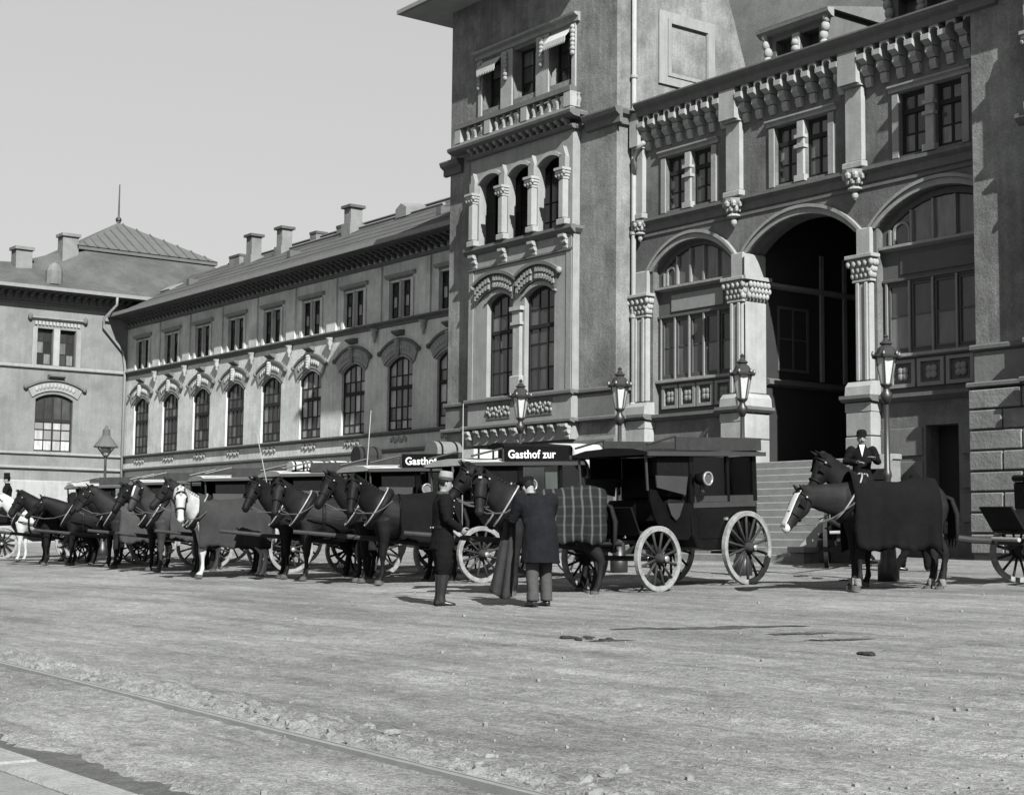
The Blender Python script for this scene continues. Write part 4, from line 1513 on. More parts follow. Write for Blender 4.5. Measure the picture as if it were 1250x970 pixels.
ev = MB().box(PX_ - .4, PX_ + .95, 12, 31.1, 12.605, 12.70).build('eaves', 'soffit', pv_)
MB().box(PX_ + .952, PX_ + 1.05, 12, 31.1, 12.66, 12.82).build('gutter', 'zinc', ev)
mb = MB()
a_ = (PX_ + .95)
mb.add([(a_, 11, 12.71), (a_, 31.3, 12.71), (-75.2, 29.0, 15.75), (-75.8, 26.0, 14.75), (-76.2, 11, 14.0), (a_, 38, 12.71), (-75.2, 36, 15.75), (-82, 36, 15.75), (-82, 29, 15.75), (-86, 38, 12.71), (-86, 11, 12.71), (-82, 26, 14.75)],
       [(0, 1, 2, 3, 4), (1, 5, 6, 2), (5, 9, 7, 6), (2, 6, 7, 8), (4, 3, 11), (3, 2, 8, 11), (4, 11, 10), (0, 4, 10), (11, 8, 7, 9), (10, 11, 9)])
pr_ = mb.build('roof', 'roof', pv_)
MB().box(-82.3, -74.8, 28.7, 36.3, 15.6, 15.78).build('lantern_eaves', 'slate', pr_)
mb = MB()
ap = (-78.5, 32.3, 17.95)
mb.add([(-74.75, 28.65, 15.785), (-74.75, 36.3, 15.785), (-82.3, 36.3, 15.785), (-82.3, 28.65, 15.785), ap], [(0, 1, 4), (1, 2, 4), (2, 3, 4), (3, 0, 4), (0, 3, 2, 1)])
ln = mb.build('lantern_roof', 'slate', pr_)
for k in range(1, 14):                                      # standing seams
    t = k / 14
    b0 = Vector((-74.75, 28.65 + 7.65 * t, 15.785))
    A_ = Vector(ap)
    e_ = min(t, 1 - t) * 2
    top = b0.lerp(Vector((-78.5, b0.y, 17.95)), e_ * .96)
    MB().tube([b0 + Vector((.02, 0, .02)), top + Vector((.02, 0, .03))], .045, 4).build('seam', 'slate', ln)
MB().tube([ap, (ap[0], ap[1], 18.3), (ap[0], ap[1], 20.0)], [.12, .05, .03], 6).ball((ap[0], ap[1], 18.1), .16).build('spire', 'iron', ln)
for y, zt in ((28.35, 16.3), (26.05, 15.37)):
    c = MB().box(-75.5, -74.8, y - .40, y + .40, 13.6, zt - .15).build('chimney', 'chimney', pr_)
    MB().box(-75.6, -74.7, y - .48, y + .48, zt - .147, zt).build('chimney_cap', 'chimney', c)
MB().lathe([(.40, 13.3), (.40, 13.95), (.3, 14.2), (.1, 14.35)], 10, (-72.6, 26.75, 0)).build('roof_lantern', 'chimney', pr_)
dp = MB().tube([(a_ + .05, 29.0, 12.65), (a_ + .05, 29.0, 12.3), (PX_ + .2, 28.7, 11.7), (PX_ + .16, 28.72, 11.3), (PX_ + .16, 29.75, 10.2), (PX_ + .14, 29.86, 9.4), (PX_ + .14, 29.86, 1.3)], .065, 8).build('drainpipe', 'zinc', pv_, smooth=True)
# ================================================================== gas lamps
def lamp_post(x, y, h, label, kind='crown'):
    t = thing('gas_lamp', (x, y, gz(y)), label, 'street lamp', 'gas lamps on the forecourt')
    g = gz(y)
    B = lambda: MB()
    B().lathe([(.17, g - .1), (.17, g + .25), (.13, g + .32), (.11, g + .7), (.13, g + .74), (.07, g + .82), (.055, g + 1.6), (.07, g + 1.64), (.07, g + 1.7), (.05, g + 1.74),
               (.038, g + h - 1.12)], 12, (x, y, 0)).build('post', 'iron', t, smooth=True)
    b = g + h - 1.12
    if kind == 'crown':
        B().lathe([(.04, b), (.08, b + .08), (.10, b + .16), (.055, b + .22), (.05, b + .26), (.09, b + .30), (.10, b + .33)], 12, (x, y, 0)).build('cup', 'iron', t, smooth=True)
        r0, r1, z0, z1 = .085, .165, b + .333, b + .735
        gl = None
        n = 6
        for k in range(n):
            a0, a1 = 2 * math.pi * k / n, 2 * math.pi * (k + 1) / n
            c = [(x + r0 * math.cos(a0), y + r0 * math.sin(a0), z0), (x + r0 * math.cos(a1), y + r0 * math.sin(a1), z0),
                 (x + r1 * math.cos(a1), y + r1 * math.sin(a1), z1), (x + r1 * math.cos(a0), y + r1 * math.sin(a0), z1)]
            ctr = Vector((x, y, 0))
            inn = [Vector(q) + (Vector((ctr.x - q[0], ctr.y - q[1], 0)).normalized() * .012) for q in c]
            MB().add(c + inn, [(0, 1, 2, 3), (7, 6, 5, 4), (0, 4, 5, 1), (1, 5, 6, 2), (2, 6, 7, 3), (3, 7, 4, 0)]).build('lamp_pane', 'lamp_glass', t)
            MB().tube([c[0], c[3]], .014, 5).build('bar', 'iron', t)
        roof = B().lathe([(.215, z1), (.225, z1 + .03), (.17, z1 + .06), (.13, z1 + .16), (.07, z1 + .21), (.10, z1 + .225), (.10, z1 + .245), (.06, z1 + .27), (.03, z1 + .33), (.045, z1 + .35), (.012, z1 + .39)], 12, (x, y, 0)).build('lamp_roof', 'iron_dull', t, smooth=False)
        for k in range(6):
            a = 2 * math.pi * k / 6
            MB().ball((x + .215 * math.cos(a), y + .215 * math.sin(a), z1 + .055), .03, .03, .06, 6, 4).build('crest', 'iron', roof)
    else:                                                       # conical shade lamp
        z0 = b + .30
        B().tube([(x, y, b), (x, y, z0)], .04, 8).build('stem', 'iron', t)
        for k in range(4):
            a = 2 * math.pi * k / 4 + .4
            MB().tube([(x + .05 * math.cos(a), y + .05 * math.sin(a), z0 - .05), (x + .33 * math.cos(a), y + .33 * math.sin(a), z0 + .23)], .016, 5).build('bracket', 'iron', t)
        B().lathe([(.10, z0 - .02), (.17, z0 + .2), (.16, z0 + .22)], 10, (x, y, 0)).build('lamp_globe', 'lamp_glass', t, smooth=True)
        B().lathe([(.37, z0 + .24), (.375, z0 + .27), (.12, z0 + .60), (.115, z0 + .78), (.07, z0 + .82), (.02, z0 + .92)], 14, (x, y, 0)).build('lamp_shade', 'slate', t)
    return t


for x, y, lb, kd in ((-46.18, 18.85, 'gas lamp with a wide conical shade before the pale pavilion', 'cone'),
                     (-25.95, 19.53, 'crowned gas lamp standing before the double arched tower window', 'crown'),
                     (-22.83, 19.55, 'crowned gas lamp beside the long drainpipe of the tower', 'crown'),
                     (-19.86, 19.86, 'crowned gas lamp left of the dark portal behind the black omnibus', 'crown'),
                     (-16.42, 19.62, 'crowned gas lamp right of the dark portal behind the blanketed horse', 'crown')):
    lamp_post(x, y, 3.9, lb, kd)


# ================================================================== vehicles
def wheel(parent, x, y, r, n=12, name='wheel', dust='tyre_dust', tilt=0.0):
    """wheel in the xz plane of the vehicle"""
    rim = []
    N = 40
    w = MB()
    vs, fs = [], []
    for k in range(N):
        a = 2 * math.pi * k / N
        c, s = math.cos(a), math.sin(a)
        for rr, yy in ((r - .075, -.030), (r - .02, -.036), (r - .02, .036), (r - .075, .030)):
            vs.append((x + rr * c, y + yy, r + rr * s))
    for k in range(N):
        a, b = 4 * k, 4 * ((k + 1) % N)
        fs += [(a + i, a + (i + 1) % 4, b + (i + 1) % 4, b + i) for i in range(4)]
    o = MB().add(vs, fs).build(name, dust, parent)
    vs, fs = [], []
    for k in range(N):
        a = 2 * math.pi * k / N
        c, s = math.cos(a), math.sin(a)
        for rr, yy in ((r - .0195, -.040), (r, -.036), (r, .036), (r - .0195, .040)):
            vs.append((x + rr * c, y + yy, r + rr * s))
    for k in range(N):
        a, b = 4 * k, 4 * ((k + 1) % N)
        fs += [(a + i, a + (i + 1) % 4, b + (i + 1) % 4, b + i) for i in range(4)]
    MB().add(vs, fs).build('tyre', dust, o)
    MB().lathe([(.04, -.16), (.05, -.15), (.075, -.10), (.085, -.03), (.085, .03), (.075, .10), (.05, .15), (.04, .16)], 14, (x, y, r), 'y').build('hub', 'wood_dark', o, smooth=True)
    MB().lathe([(.045, -.19), (.05, -.162), (.02, -.16)], 10, (x, y, r), 'y').build('hub_cap', 'brass', o, smooth=True)
    MB().lathe([(.02, .16), (.05, .162), (.045, .19)], 10, (x, y, r), 'y').build('hub_cap', 'brass', o, smooth=True)
    for k in range(n):
        a = 2 * math.pi * (k + .5) / n
        c, s = math.cos(a), math.sin(a)
        MB().tube([(x + .07 * c, y, r + .07 * s), (x + (r * .5) * c, y, r + r * .5 * s), (x + (r - .05) * c, y, r + (r - .05) * s)], [.026, .020, .024], 6).build('spoke', 'wood_dark', o, smooth=True)
    return o


def leaf_spring(parent, x0, x1, y, z, h):
    mb = MB()
    for k in range(4):
        e = .12 * k
        p = []
        for i in range(9):
            t = -1 + i / 4
            p.append((x0 + (x1 - x0) * (.5 + .5 * t * (1 - e)), z + h * (1 - t * t * (1 - e)) - .018 * k))
        mb.band(F((0, y + .03, 0), (1, 0, 0), (0, -1, 0)), p, [(a, b - .014) for a, b in p], 0, .06)
    return mb.build('spring', 'iron', parent)


def coach_lamp(parent, x, y, z, s):
    l_ = MB().lathe([(.05, -.10), (.085, -.09), (.10, 0), (.09, .10), (.05, .11)], 12, (x, y, z), 'y').build('coach_lamp', 'lacquer', parent, smooth=True)
    e = .112 * s
    vs, fs = [], []
    N = 20
    for k in range(N):
        a = 2 * math.pi * k / N
        for rr, yy in ((.085, e - .02 * s), (.108, e - .02 * s), (.108, e + .02 * s), (.085, e + .02 * s)):
            vs.append((x + rr * math.cos(a), y + yy, z + rr * math.sin(a)))
    for k in range(N):
        a, b = 4 * k, 4 * ((k + 1) % N)
        fs += [(a + i, a + (i + 1) % 4, b + (i + 1) % 4, b + i) for i in range(4)]
    MB().add(vs, fs).build('lamp_rim', 'brass', l_, smooth=True)
    MB().lathe([(.084, e - .01 * s), (.084, e)], 16, (x, y, z), 'y').build('lamp_lens', 'glass_mid', l_)
    MB().lathe([(.02, -.22), (.035, -.2), (.035, -.08)], 8, (x, y, z)).build('lamp_stem', 'iron', l_)
    return l_


def omnibus(label, sign=None, white_roof=False, open_front=True, group='hotel omnibuses waiting in a row', pole_y=0.0):
    """x forward, origin on the ground amid the axles"""
    t = thing('omnibus', (0, 0, 0), label, 'carriage', group)
    W = .72
    # rear compartment: lower body with curved belly
    prof = [(-1.42, 1.30), (-1.40, .86), (-1.30, .66), (-1.05, .58), (-.2, .56), (.05, .60), (.16, .80), (.20, 1.30)]
    body = MB().prism(LOCAL, prof, -W, W).build('body', 'lacquer', t, bevel=.02)
    for s in (-1, 1):
        y = s * W
        MB().prism(F((0, y, 0), (1, 0, 0), (0, -1 * -s * -1 if 0 else -1, 0)), [(-1.36, 1.22), (.14, 1.22), (.14, 1.30), (-1.36, 1.30)], *sorted((0.0, -s * .014))).build('belt_moulding', 'lacquer_grey', body)
        MB().box(-1.20, .02, *sorted((y, y + s * .012)), .74, 1.12).build('door_panel', 'lacquer', body, bevel=.008)
        MB().box(-.62, -.56, *sorted((y, y + s * .05)), 1.02, 1.06).build('door_handle', 'brass', body)
    # posts, windows and roof
    for s in (-1, 1):
        y0, y1 = sorted((s * W, s * (W - .05)))
        for a, b in ((-1.42, -1.32), (-.74, -.68), (.10, .20)):
            MB().box(a, b, y0, y1, 1.302, 2.02).build('post', 'lacquer', t)
        MB().box(-1.32, .10, y0 + .002, y1 - .002, 1.304, 1.40).build('window_rail', 'lacquer_grey', t)
        MB().box(-1.318, -.742, s * (W - .03) - .004, s * (W - .03) + .004, 1.402, 2.0).build('pane', 'clear_glass', t)
        MB().box(-.678, .098, s * (W - .03) - .004, s * (W - .03) + .004, 1.402, 2.0).build('pane', 'clear_glass', t)
        MB().box(-.66, -.40, s * (W - .05) - .004, s * (W - .05) + .004, 1.402, 1.99).build('curtain', 'canvas_grey', t)
    for x in (-1.42, .14):
        MB().box(x, x + .05, -W + .052, W - .052, 1.302, 2.02).build('end_panel', 'lacquer', t)
    rp = [(-W - .08, 2.03), (-W - .08, 2.07), (-.5, 2.13), (0, 2.155), (.5, 2.13), (W + .08, 2.07), (W + .08, 2.03)]
    roof = MB().prism(F((0, 0, 0), (0, 1, 0), (1, 0, 0)), rp, -1.52, 1.22).build('roof', 'canvas' if white_roof else 'lacquer', t)
    for s in (-1, 1):
        MB().box(-1.54, 1.24, *sorted((s * (W + .082), s * (W + .11))), 2.01, 2.075).build('cornice', 'lacquer_grey', roof)
    # roof rack: solid boards rising to a rail
    for s in (-1, 1):
        MB().box(-1.50, .55, *sorted((s * (W + .02), s * (W + .05))), 2.10, 2.30).build('rack_board', 'wood_dark', roof)
    MB().box(-1.52, -1.50, -W - .02, W + .02, 2.10, 2.30).build('rack_board', 'wood_dark', roof)
    for s in (-1, 1):
        MB().tube([(.55, s * (W + .03), 2.31), (1.18, s * (W + .03), 2.18)], .018).build('rack_rail', 'iron', roof)
    # covered driver's seat: curved side panels, seat, dash and apron
    seat = MB().box(.22, .62, -W + .06, W - .06, 1.0, 1.36).build('driver_seat', 'leather', t, bevel=.04)
    MB().box(.205, .30, -W + .06, W - .06, 1.36, 1.72).build('seat_back', 'leather', seat, bevel=.04)
    for s in (-1, 1):
        pr = [(.20, .80), (.28, .74), (.62, .76), (.86, .90), (1.02, 1.10), (1.10, 1.34), (1.10, 1.52), (.96, 1.50), (.80, 1.30), (.62, 1.28), (.20, 1.30)]
        MB().prism(F((0, s * (W - .01), 0), (1, 0, 0), (0, -1, 0)), pr, *sorted((0, s * .035))).build('seat_side', 'lacquer', t)
        MB().prism(F((0, s * (W + .012), 0), (1, 0, 0), (0, -1, 0)), [(.34, 1.42), (.98, 1.54), (1.0, 1.72), (.28, 1.70)], *sorted((0, -s * .02))).build('side_apron', 'lacquer_grey', t)
        MB().prism(F((0, s * (W + .016), 0), (1, 0, 0), (0, -1, 0)), [(.40, 1.30), (.76, 1.30), (.68, 1.12), (.58, 1.04), (.50, 1.10)], *sorted((0, -s * .02))).build('guard', 'lacquer_grey', t)
        MB().box(.22, .92, *sorted((s * (W - .03), s * (W - .01))), 1.702, 2.028).build('side_curtain', 'leather', t)
        MB().tube([(1.14, s * (W - .02), 1.5), (1.16, s * (W - .02), 2.03)], .022).build('hood_post', 'iron', t)
        coach_lamp(t, .10, s * (W + .16), 1.66, s)
    MB().box(.60, 1.30, -W + .05, W - .05, .84, .89).build('footboard', 'wood_dark', t)
    MB().add([(1.28, -W + .05, .86), (1.28, W - .05, .86), (1.46, W - .05, 1.26), (1.46, -W + .05, 1.26), (1.31, -W + .05, .85), (1.31, W - .05, .85), (1.49, W - .05, 1.25), (1.49, -W + .05, 1.25)],
             [(0, 1, 2, 3), (7, 6, 5, 4), (0, 4, 5, 1), (1, 5, 6, 2), (2, 6, 7, 3), (3, 7, 4, 0)]).build('dashboard', 'leather', t)
    # wheels, axles, springs
    RA, FA = -1.02, 1.02
    for s in (-1, 1):
        wheel(t, RA, s * .80, .575, 14)
        wheel(t, FA, s * .76, .485, 12)
        leaf_spring(t, RA - .5, RA + .5, s * .55, .60, .10)
        leaf_spring(t, FA - .45, FA + .45, s * .5, .58, .14)
    MB().tube([(RA, -.8, .575), (RA, .8, .575)], .04).build('axle', 'iron', t)
    MB().tube([(FA, -.76, .485), (FA, .76, .485)], .04).build('axle', 'iron', t)
    MB().lathe([(.34, .70), (.36, .72), (.36, .76), (.34, .78)], 18, (FA, 0, 0)).build('turntable', 'iron', t)
    MB().box(-1.86, -1.42, -.28, .28, .46, .50).build('rear_step', 'iron', t)
    MB().tube([(-1.45, -.25, .62), (-1.7, -.25, .50)], .018).tube([(-1.45, .25, .62), (-1.7, .25, .5)], .018).build('step_bracket', 'iron', t)
    pole = MB().tube([(FA + .1, 0, .62), (1.9, pole_y * .3, .72), (3.7, pole_y, .95)], [.05, .05, .035]).build('pole', 'wood_dark', t)
    MB().tube([(1.62, -.62, .72), (1.62, .62, .72)], .032).build('splinter_bar', 'wood_dark', pole)
    if sign:
        for s in (1,):
            bd = MB().box(-1.45, .52, *sorted((s * (W + .052), s * (W + .075))), 2.085, 2.345).build('sign_board', 'lacquer', roof)
            tc = bpy.data.curves.new('sign_text', 'FONT')
            tc.body = sign
            tc.size = .20
            tc.extrude = .002
            tc.space_character = 1.05
            tc.offset = .005
            o = bpy.data.objects.new('sign_text', tc)
            col.objects.link(o)
            # left side (+y): reads along -x
            o.matrix_world = Matrix(((-1, 0, 0, .46), (0, 0, 1, W + .080), (0, 1, 0, 2.14), (0, 0, 0, 1)))
            dg = bpy.context.evaluated_depsgraph_get()
            dg.update()
            me = bpy.data.meshes.new_from_object(o.evaluated_get(dg))
            me.transform(o.matrix_world)
            bpy.data.objects.remove(o)
            me.materials.clear()
            place('sign_lettering', me, 'sign_white', bd)
    return t


def set_at(o, x, y, h, roll=True):
    """h: heading angle, 0 = towards -Y, positive turns towards -X"""
    d = Vector((-math.sin(R(h)), -math.cos(R(h)), 0))
    ang = math.atan2(d.y, d.x)
    up_ = Vector((0, -SLOPE, 1)).normalized() if roll else Vector((0, 0, 1))
    xx = (d - up_ * d.dot(up_)).normalized()
    yy = up_.cross(xx)
    m = Matrix((xx, yy, up_)).transposed().to_4x4()
    m.translation = (x, y, gz(y))
    o.matrix_world = m
    o.matrix_basis = m
    return o


busA = omnibus('shiny black hotel omnibus with bare dark roof rack nearest the stairs', pole_y=-1.9)
set_at(busA, -18.42, 16.75, -6)
busB = omnibus('hotel omnibus lettered Gasthof zur on its dark roof board', 'Gasthof zur', True, pole_y=-1.1)
set_at(busB, -22.9, 17.0, 4)
busC = omnibus('hotel omnibus with lettered roof board behind the standing officer', 'Gasthof', True, pole_y=-.7)
set_at(busC, -26.4, 17.2, 8)
plain = omnibus('plain omnibus with pale luggage on its roof behind the collared dark horses', None, True)
set_at(plain, -30.0, 17.3, 10)
for x, y, h, lb in ((-33.8, 17.4, 12, 'plain omnibus standing right behind the white horse'),
                    (-37.8, 17.6, 12, 'plain omnibus half hidden by the horse in a hanging grey blanket'),
                    (-42.2, 17.6, 12, 'plain omnibus at the far end of the row behind dark horses')):
    o = copy_tree(plain)
    set_at(o, x, y, h)
    o['label'] = lb


def on_bus(o, p):
    return o.matrix_basis @ Vector(p)


# luggage and things on the roofs
def trunk(bus, x, y, L, wd, h, m, label, name='travel_trunk', cat='trunk', dome=True):
    base = on_bus(bus, (x, y, 2.16 - .05 * abs(y)))
    rz = math.atan2(bus.matrix_basis[1][0], bus.matrix_basis[0][0])
    t = thing(name, base, label, cat, 'luggage on the omnibus roofs')
    t.rotation_euler = (0, 0, rz)
    n = 10
    pr = [(-wd / 2, 0), (-wd / 2, h * .6)] + [(wd / 2 * math.cos(math.pi - math.pi * k / n), h * .6 + h * .4 * math.sin(math.pi * k / n)) for k in range(1, n)] + [(wd / 2, h * .6), (wd / 2, 0)]
    if not dome:
        pr = [(-wd / 2, 0), (-wd / 2, h), (wd / 2, h), (wd / 2, 0)]
    me = MB().prism(F((0, 0, 0), (0, 1, 0), (1, 0, 0)), pr, -L / 2, L / 2).mesh('trunk_body')
    o = bpy.data.objects.new('trunk_body', me)
    me.materials.append(M[m])
    col.objects.link(o)
    o.parent = t
    for s in (-1, 1):
        me = MB().prism(F((0, 0, 0), (0, 1, 0), (1, 0, 0)), [(a * 1.03, b * 1.02) for a, b in pr], s * L * .3 - .02, s * L * .3 + .02).mesh('strap')
        o = bpy.data.objects.new('strap', me)
        me.materials.append(M['leather'])
        col.objects.link(o)
        o.parent = t
    return t


trunk(busC, -.75, .0, .55, .60, .46, 'canvas_grey', 'round topped dark basket on the roof behind the officer', 'hamper', 'basket')
trunk(busB, .75, .35, .50, .36, .16, 'canvas', 'small white parcel above the Gasthof lettering', 'parcel', 'parcel', False)
trunk(plain, -1.0, .0, .5, .6, .5, 'blanket', 'tall round topped dark basket above pale luggage', 'hamper', 'basket')
for k, (x, L) in enumerate(((.75, .3), (.32, .48), (-.22, .5))):
    trunk(plain, x, .42, L, .4, .2, 'canvas', ('short white bundle', 'middle white bundle', 'long white bundle')[k] + ' in a line on the plain omnibus roof', 'luggage_bundle', 'luggage')
trunk(busB, -.2, -.1, .7, .6, .28, 'blanket_dark', 'dark domed trunk on the roof beside the white awning cloth', 'travel_trunk', 'trunk')
# white cloth thrown over the end of omnibus B
b0 = busB.matrix_basis
vs, fs = [], []
nx_, ny_ = 10, 12
for i in range(nx_ + 1):
    for j in range(ny_ + 1):
        x = -1.50 + .62 * i / nx_
        s = j / ny_
        if s < .45:
            y, z = s / .45 * (W_ := .86), 2.17 - .03 * s + .12 * (1 - s)
            y = .1 + s / .45 * .78
        else:
            y, z = .885 + .02 * math.sin(i * 2.1 + s * 3), 2.20 - (s - .45) / .55 * (.34 + .22 * math.sin(i * .55 + .4))
        vs.append(b0 @ Vector((x, y + .015 * math.sin(i * 1.7), z + .14)))
for i in range(nx_):
    for j in range(ny_):
        a = i * (ny_ + 1) + j
        fs.append((a, a + 1, a + ny_ + 2, a + ny_ + 1))
cl = MB().add(vs, fs).build('awning_cloth', 'canvas', None, smooth=True)
sm_ = cl.modifiers.new('solid', 'SOLIDIFY')
sm_.thickness = .012
tag(cl, 'white cloth hanging over the roof edge behind the lettered board', 'cloth')


# carriage at the right edge
def landau(label, hood=True, dust='tyre_dust'):
    t = thing('landau', (0, 0, 0), label, 'carriage')
    W = .62
    pr = [(-1.05, 1.25), (-1.02, .85), (-.85, .62), (-.45, .50), (.35, .50), (.62, .62), (.78, .85), (.85, 1.12), (.80, 1.16), (.55, 1.10), (.40, .95), (-.35, .95), (-.55, 1.20)]
    b = MB().prism(LOCAL, pr, -W, W).build('body', 'lacquer', t, bevel=.02)
    if hood:
        MB().prism(LOCAL, [(-1.12, 1.28), (-1.28, 1.75), (-1.05, 1.98), (-.75, 1.98), (-.68, 1.80), (-.72, 1.28)], -W - .03, W + .03).build('folded_hood', 'leather', t, bevel=.05)
    bx = MB().box(.92, 1.42, -.5, .5, 1.08, 1.50).build('coachman_box', 'lacquer', t, bevel=.03)
    MB().box(.90, 1.44, -.52, .52, 1.504, 1.60).build('box_cushion', 'leather', bx, bevel=.03)
    MB().box(.88, .98, -.52, .52, 1.604, 1.84).build('box_back', 'leather', bx, bevel=.03)
    MB().prism(LOCAL, [(.78, .80), (.92, 1.10), (1.44, 1.10), (1.86, .80), (1.80, .76), (1.40, 1.0), (1.0, 1.0), (.84, .74)], -.4, .4).build('boot', 'lacquer', t)
    MB().add([(1.80, -.42, .78), (1.80, .42, .78), (2.02, .42, 1.15), (2.02, -.42, 1.15), (1.83, -.42, .77), (1.83, .42, .77), (2.05, .42, 1.14), (2.05, -.42, 1.14)],
             [(0, 1, 2, 3), (7, 6, 5, 4), (0, 4, 5, 1), (1, 5, 6, 2), (2, 6, 7, 3), (3, 7, 4, 0)]).build('dashboard', 'leather', t)
    for s in (-1, 1):
        wheel(t, -.85, s * .74, .55, 14, dust=dust)
        wheel(t, 1.25, s * .70, .46, 12, dust=dust)
        leaf_spring(t, -1.3, -.4, s * .5, .56, .1)
        leaf_spring(t, .85, 1.65, s * .46, .52, .14)
        coach_lamp(t, .98, s * .66, 1.35, s)
    MB().tube([(-.85, -.74, .55), (-.85, .74, .55)], .04).build('axle', 'iron', t)
    MB().tube([(1.25, -.7, .46), (1.25, .7, .46)], .04).build('axle', 'iron', t)
    MB().tube([(1.35, 0, .60), (2.4, -.15, .68), (4.1, -.55, .95)], [.05, .05, .035]).build('pole', 'wood_dark', t)
    MB().tube([(2.05, -.6, .68), (2.05, .6, .68)], .03).build('splinter_bar', 'wood_pale', t)
    return t


ld = landau('open black landau with coachman box behind the heavily blanketed horse')
set_at(ld, -13.35, 21.15, 22)
# ================================================================== horses
def horse_mesh(neck_pitch=42, neck_yaw=0, head_pitch=-52, head_yaw=0, step=0.0):
    """x forward. returns (skin mesh, frames of neck and head)"""
    mb = MB()
    Y = Vector((0, 1, 0))
    tr = [(-.86, 1.27, .05, .10), (-.83, 1.26, .15, .20), (-.74, 1.24, .23, .29), (-.58, 1.22, .28, .335), (-.38, 1.20, .29, .335), (-.15, 1.155, .30, .335), (.10, 1.13, .305, .35),
          (.32, 1.15, .285, .365), (.48, 1.20, .245, .365), (.60, 1.18, .21, .31), (.70, 1.15, .16, .22), (.76, 1.14, .08, .12)]
    mb.sweep([((x, 0, z), ry, rz) for x, z, ry, rz in tr], 18, True, Y)
    mb.sweep([((-.72, 0, 1.44), .10, .08), ((-.45, 0, 1.50), .17, .06), ((-.1, 0, 1.44), .12, .05), ((.25, 0, 1.48), .11, .06), ((.42, 0, 1.53), .08, .06)], 10, True, Y)
    # neck and head
    np_, ny_ = R(neck_pitch), R(neck_yaw)

    def dirv(p, y):
        return Vector((math.cos(p) * math.cos(y), math.cos(p) * math.sin(y), math.sin(p)))
    base = Vector((.40, 0, 1.24))
    p1 = base + dirv(np_ * .75, ny_ * .3) * .34
    p2 = p1 + dirv(np_, ny_ * .7) * .30
    p3 = p2 + dirv(np_ * 1.05, ny_) * .28
    sv = lambda y: Vector((-math.sin(y), math.cos(y), 0))
    mb.sweep([(base, .17, .30, sv(0)), (base.lerp(p1, .5), .16, .29, sv(ny_ * .1)), (p1, .135, .25, sv(ny_ * .3)), (p2, .105, .19, sv(ny_ * .7)), (p3, .085, .145, sv(ny_)), (p3 + dirv(np_, ny_) * .05, .05, .08, sv(ny_))], 14)
    hp, hy = R(head_pitch), R(neck_yaw + head_yaw)
    hd = dirv(hp, hy)
    hs = sv(hy)
    hu = hd.cross(hs) * -1
    if hu.z < 0 and head_pitch > -85:
        hu = -hu
    poll = p3 + hu * .03 - hd * .02
    H = lambda t, o=0.0: poll + hd * t - hu * o
    mb.sweep([(H(-.06, .03), .05, .06, hs), (H(0, .04), .085, .115, hs), (H(.10, .07), .105, .145, hs), (H(.20, .085), .105, .15, hs), (H(.32, .075), .085, .12, hs), (H(.44, .065), .066, .088, hs), (H(.54, .065), .064, .078, hs), (H(.60, .075), .06, .07, hs), (H(.635, .08), .035, .04, hs)], 12)
    for s in (-1, 1):                                              # brow and nostrils
        mb.ball(H(.13, .0) + hs * s * .085, .035)
        mb.ball(H(.575, .03) + hs * s * .045, .028)
        e0 = poll + hs * s * .06 + hu * .05
        mb.sweep([(e0 - hu * .06, .03, .03, hs), (e0 + hu * .02 - hd * .01, .038, .026, hs), (e0 + hu * .10 - hd * .02 + hs * s * .012, .026, .016, hs), (e0 + hu * .17 - hd * .02 + hs * s * .01, .008, .006, hs)], 8)
    # legs
    for s in (-1, 1):
        f = step * s
        mb.sweep([((.48, s * .17, 1.10), .11, .17), ((.47, s * .18, .92), .09, .125), ((.47 + f * .2, s * .17, .72), .066, .082), ((.475 + f * .5, s * .16, .56), .052, .06), ((.48 + f * .6, s * .16, .48), .054, .062),
                  ((.475 + f * .7, s * .16, .41), .042, .046), ((.47 + f * .9, s * .16, .26), .033, .042), ((.475 + f, s * .16, .165), .042, .05), ((.50 + f, s * .16, .095), .038, .04), ((.525 + f, s * .16, .055), .055, .06), ((.535 + f, s * .16, .0), .066, .074)], 12, True, Y)
        f = -step * s * .8
        mb.sweep([((-.58, s * .13, 1.22), .16, .27), ((-.56, s * .16, 1.02), .14, .24), ((-.56 + f * .1, s * .18, .86), .11, .18), ((-.64 + f * .3, s * .175, .70), .075, .11), ((-.74 + f * .5, s * .165, .56), .055, .078), ((-.77 + f * .6, s * .16, .49), .05, .066),
                  ((-.755 + f * .7, s * .16, .40), .040, .050), ((-.74 + f * .9, s * .16, .26), .036, .044), ((-.725 + f, s * .16, .165), .044, .052), ((-.70 + f, s * .16, .095), .038, .042), ((-.675 + f, s * .16, .055), .055, .06), ((-.665 + f, s * .16, .0), .066, .074)], 12, True, Y)
    me = remesh(mb, .021, 5, .45)
    displace(me, lambda q: .012 * noise.noise(q * 4.5) + .006 * noise.noise(q * 11))
    return me, dict(base=base, p1=p1, p2=p2, p3=p3, poll=poll, hd=hd, hs=hs, hu=hu, H=H, sv=sv, ny=ny_, dirv=dirv, np=np_)


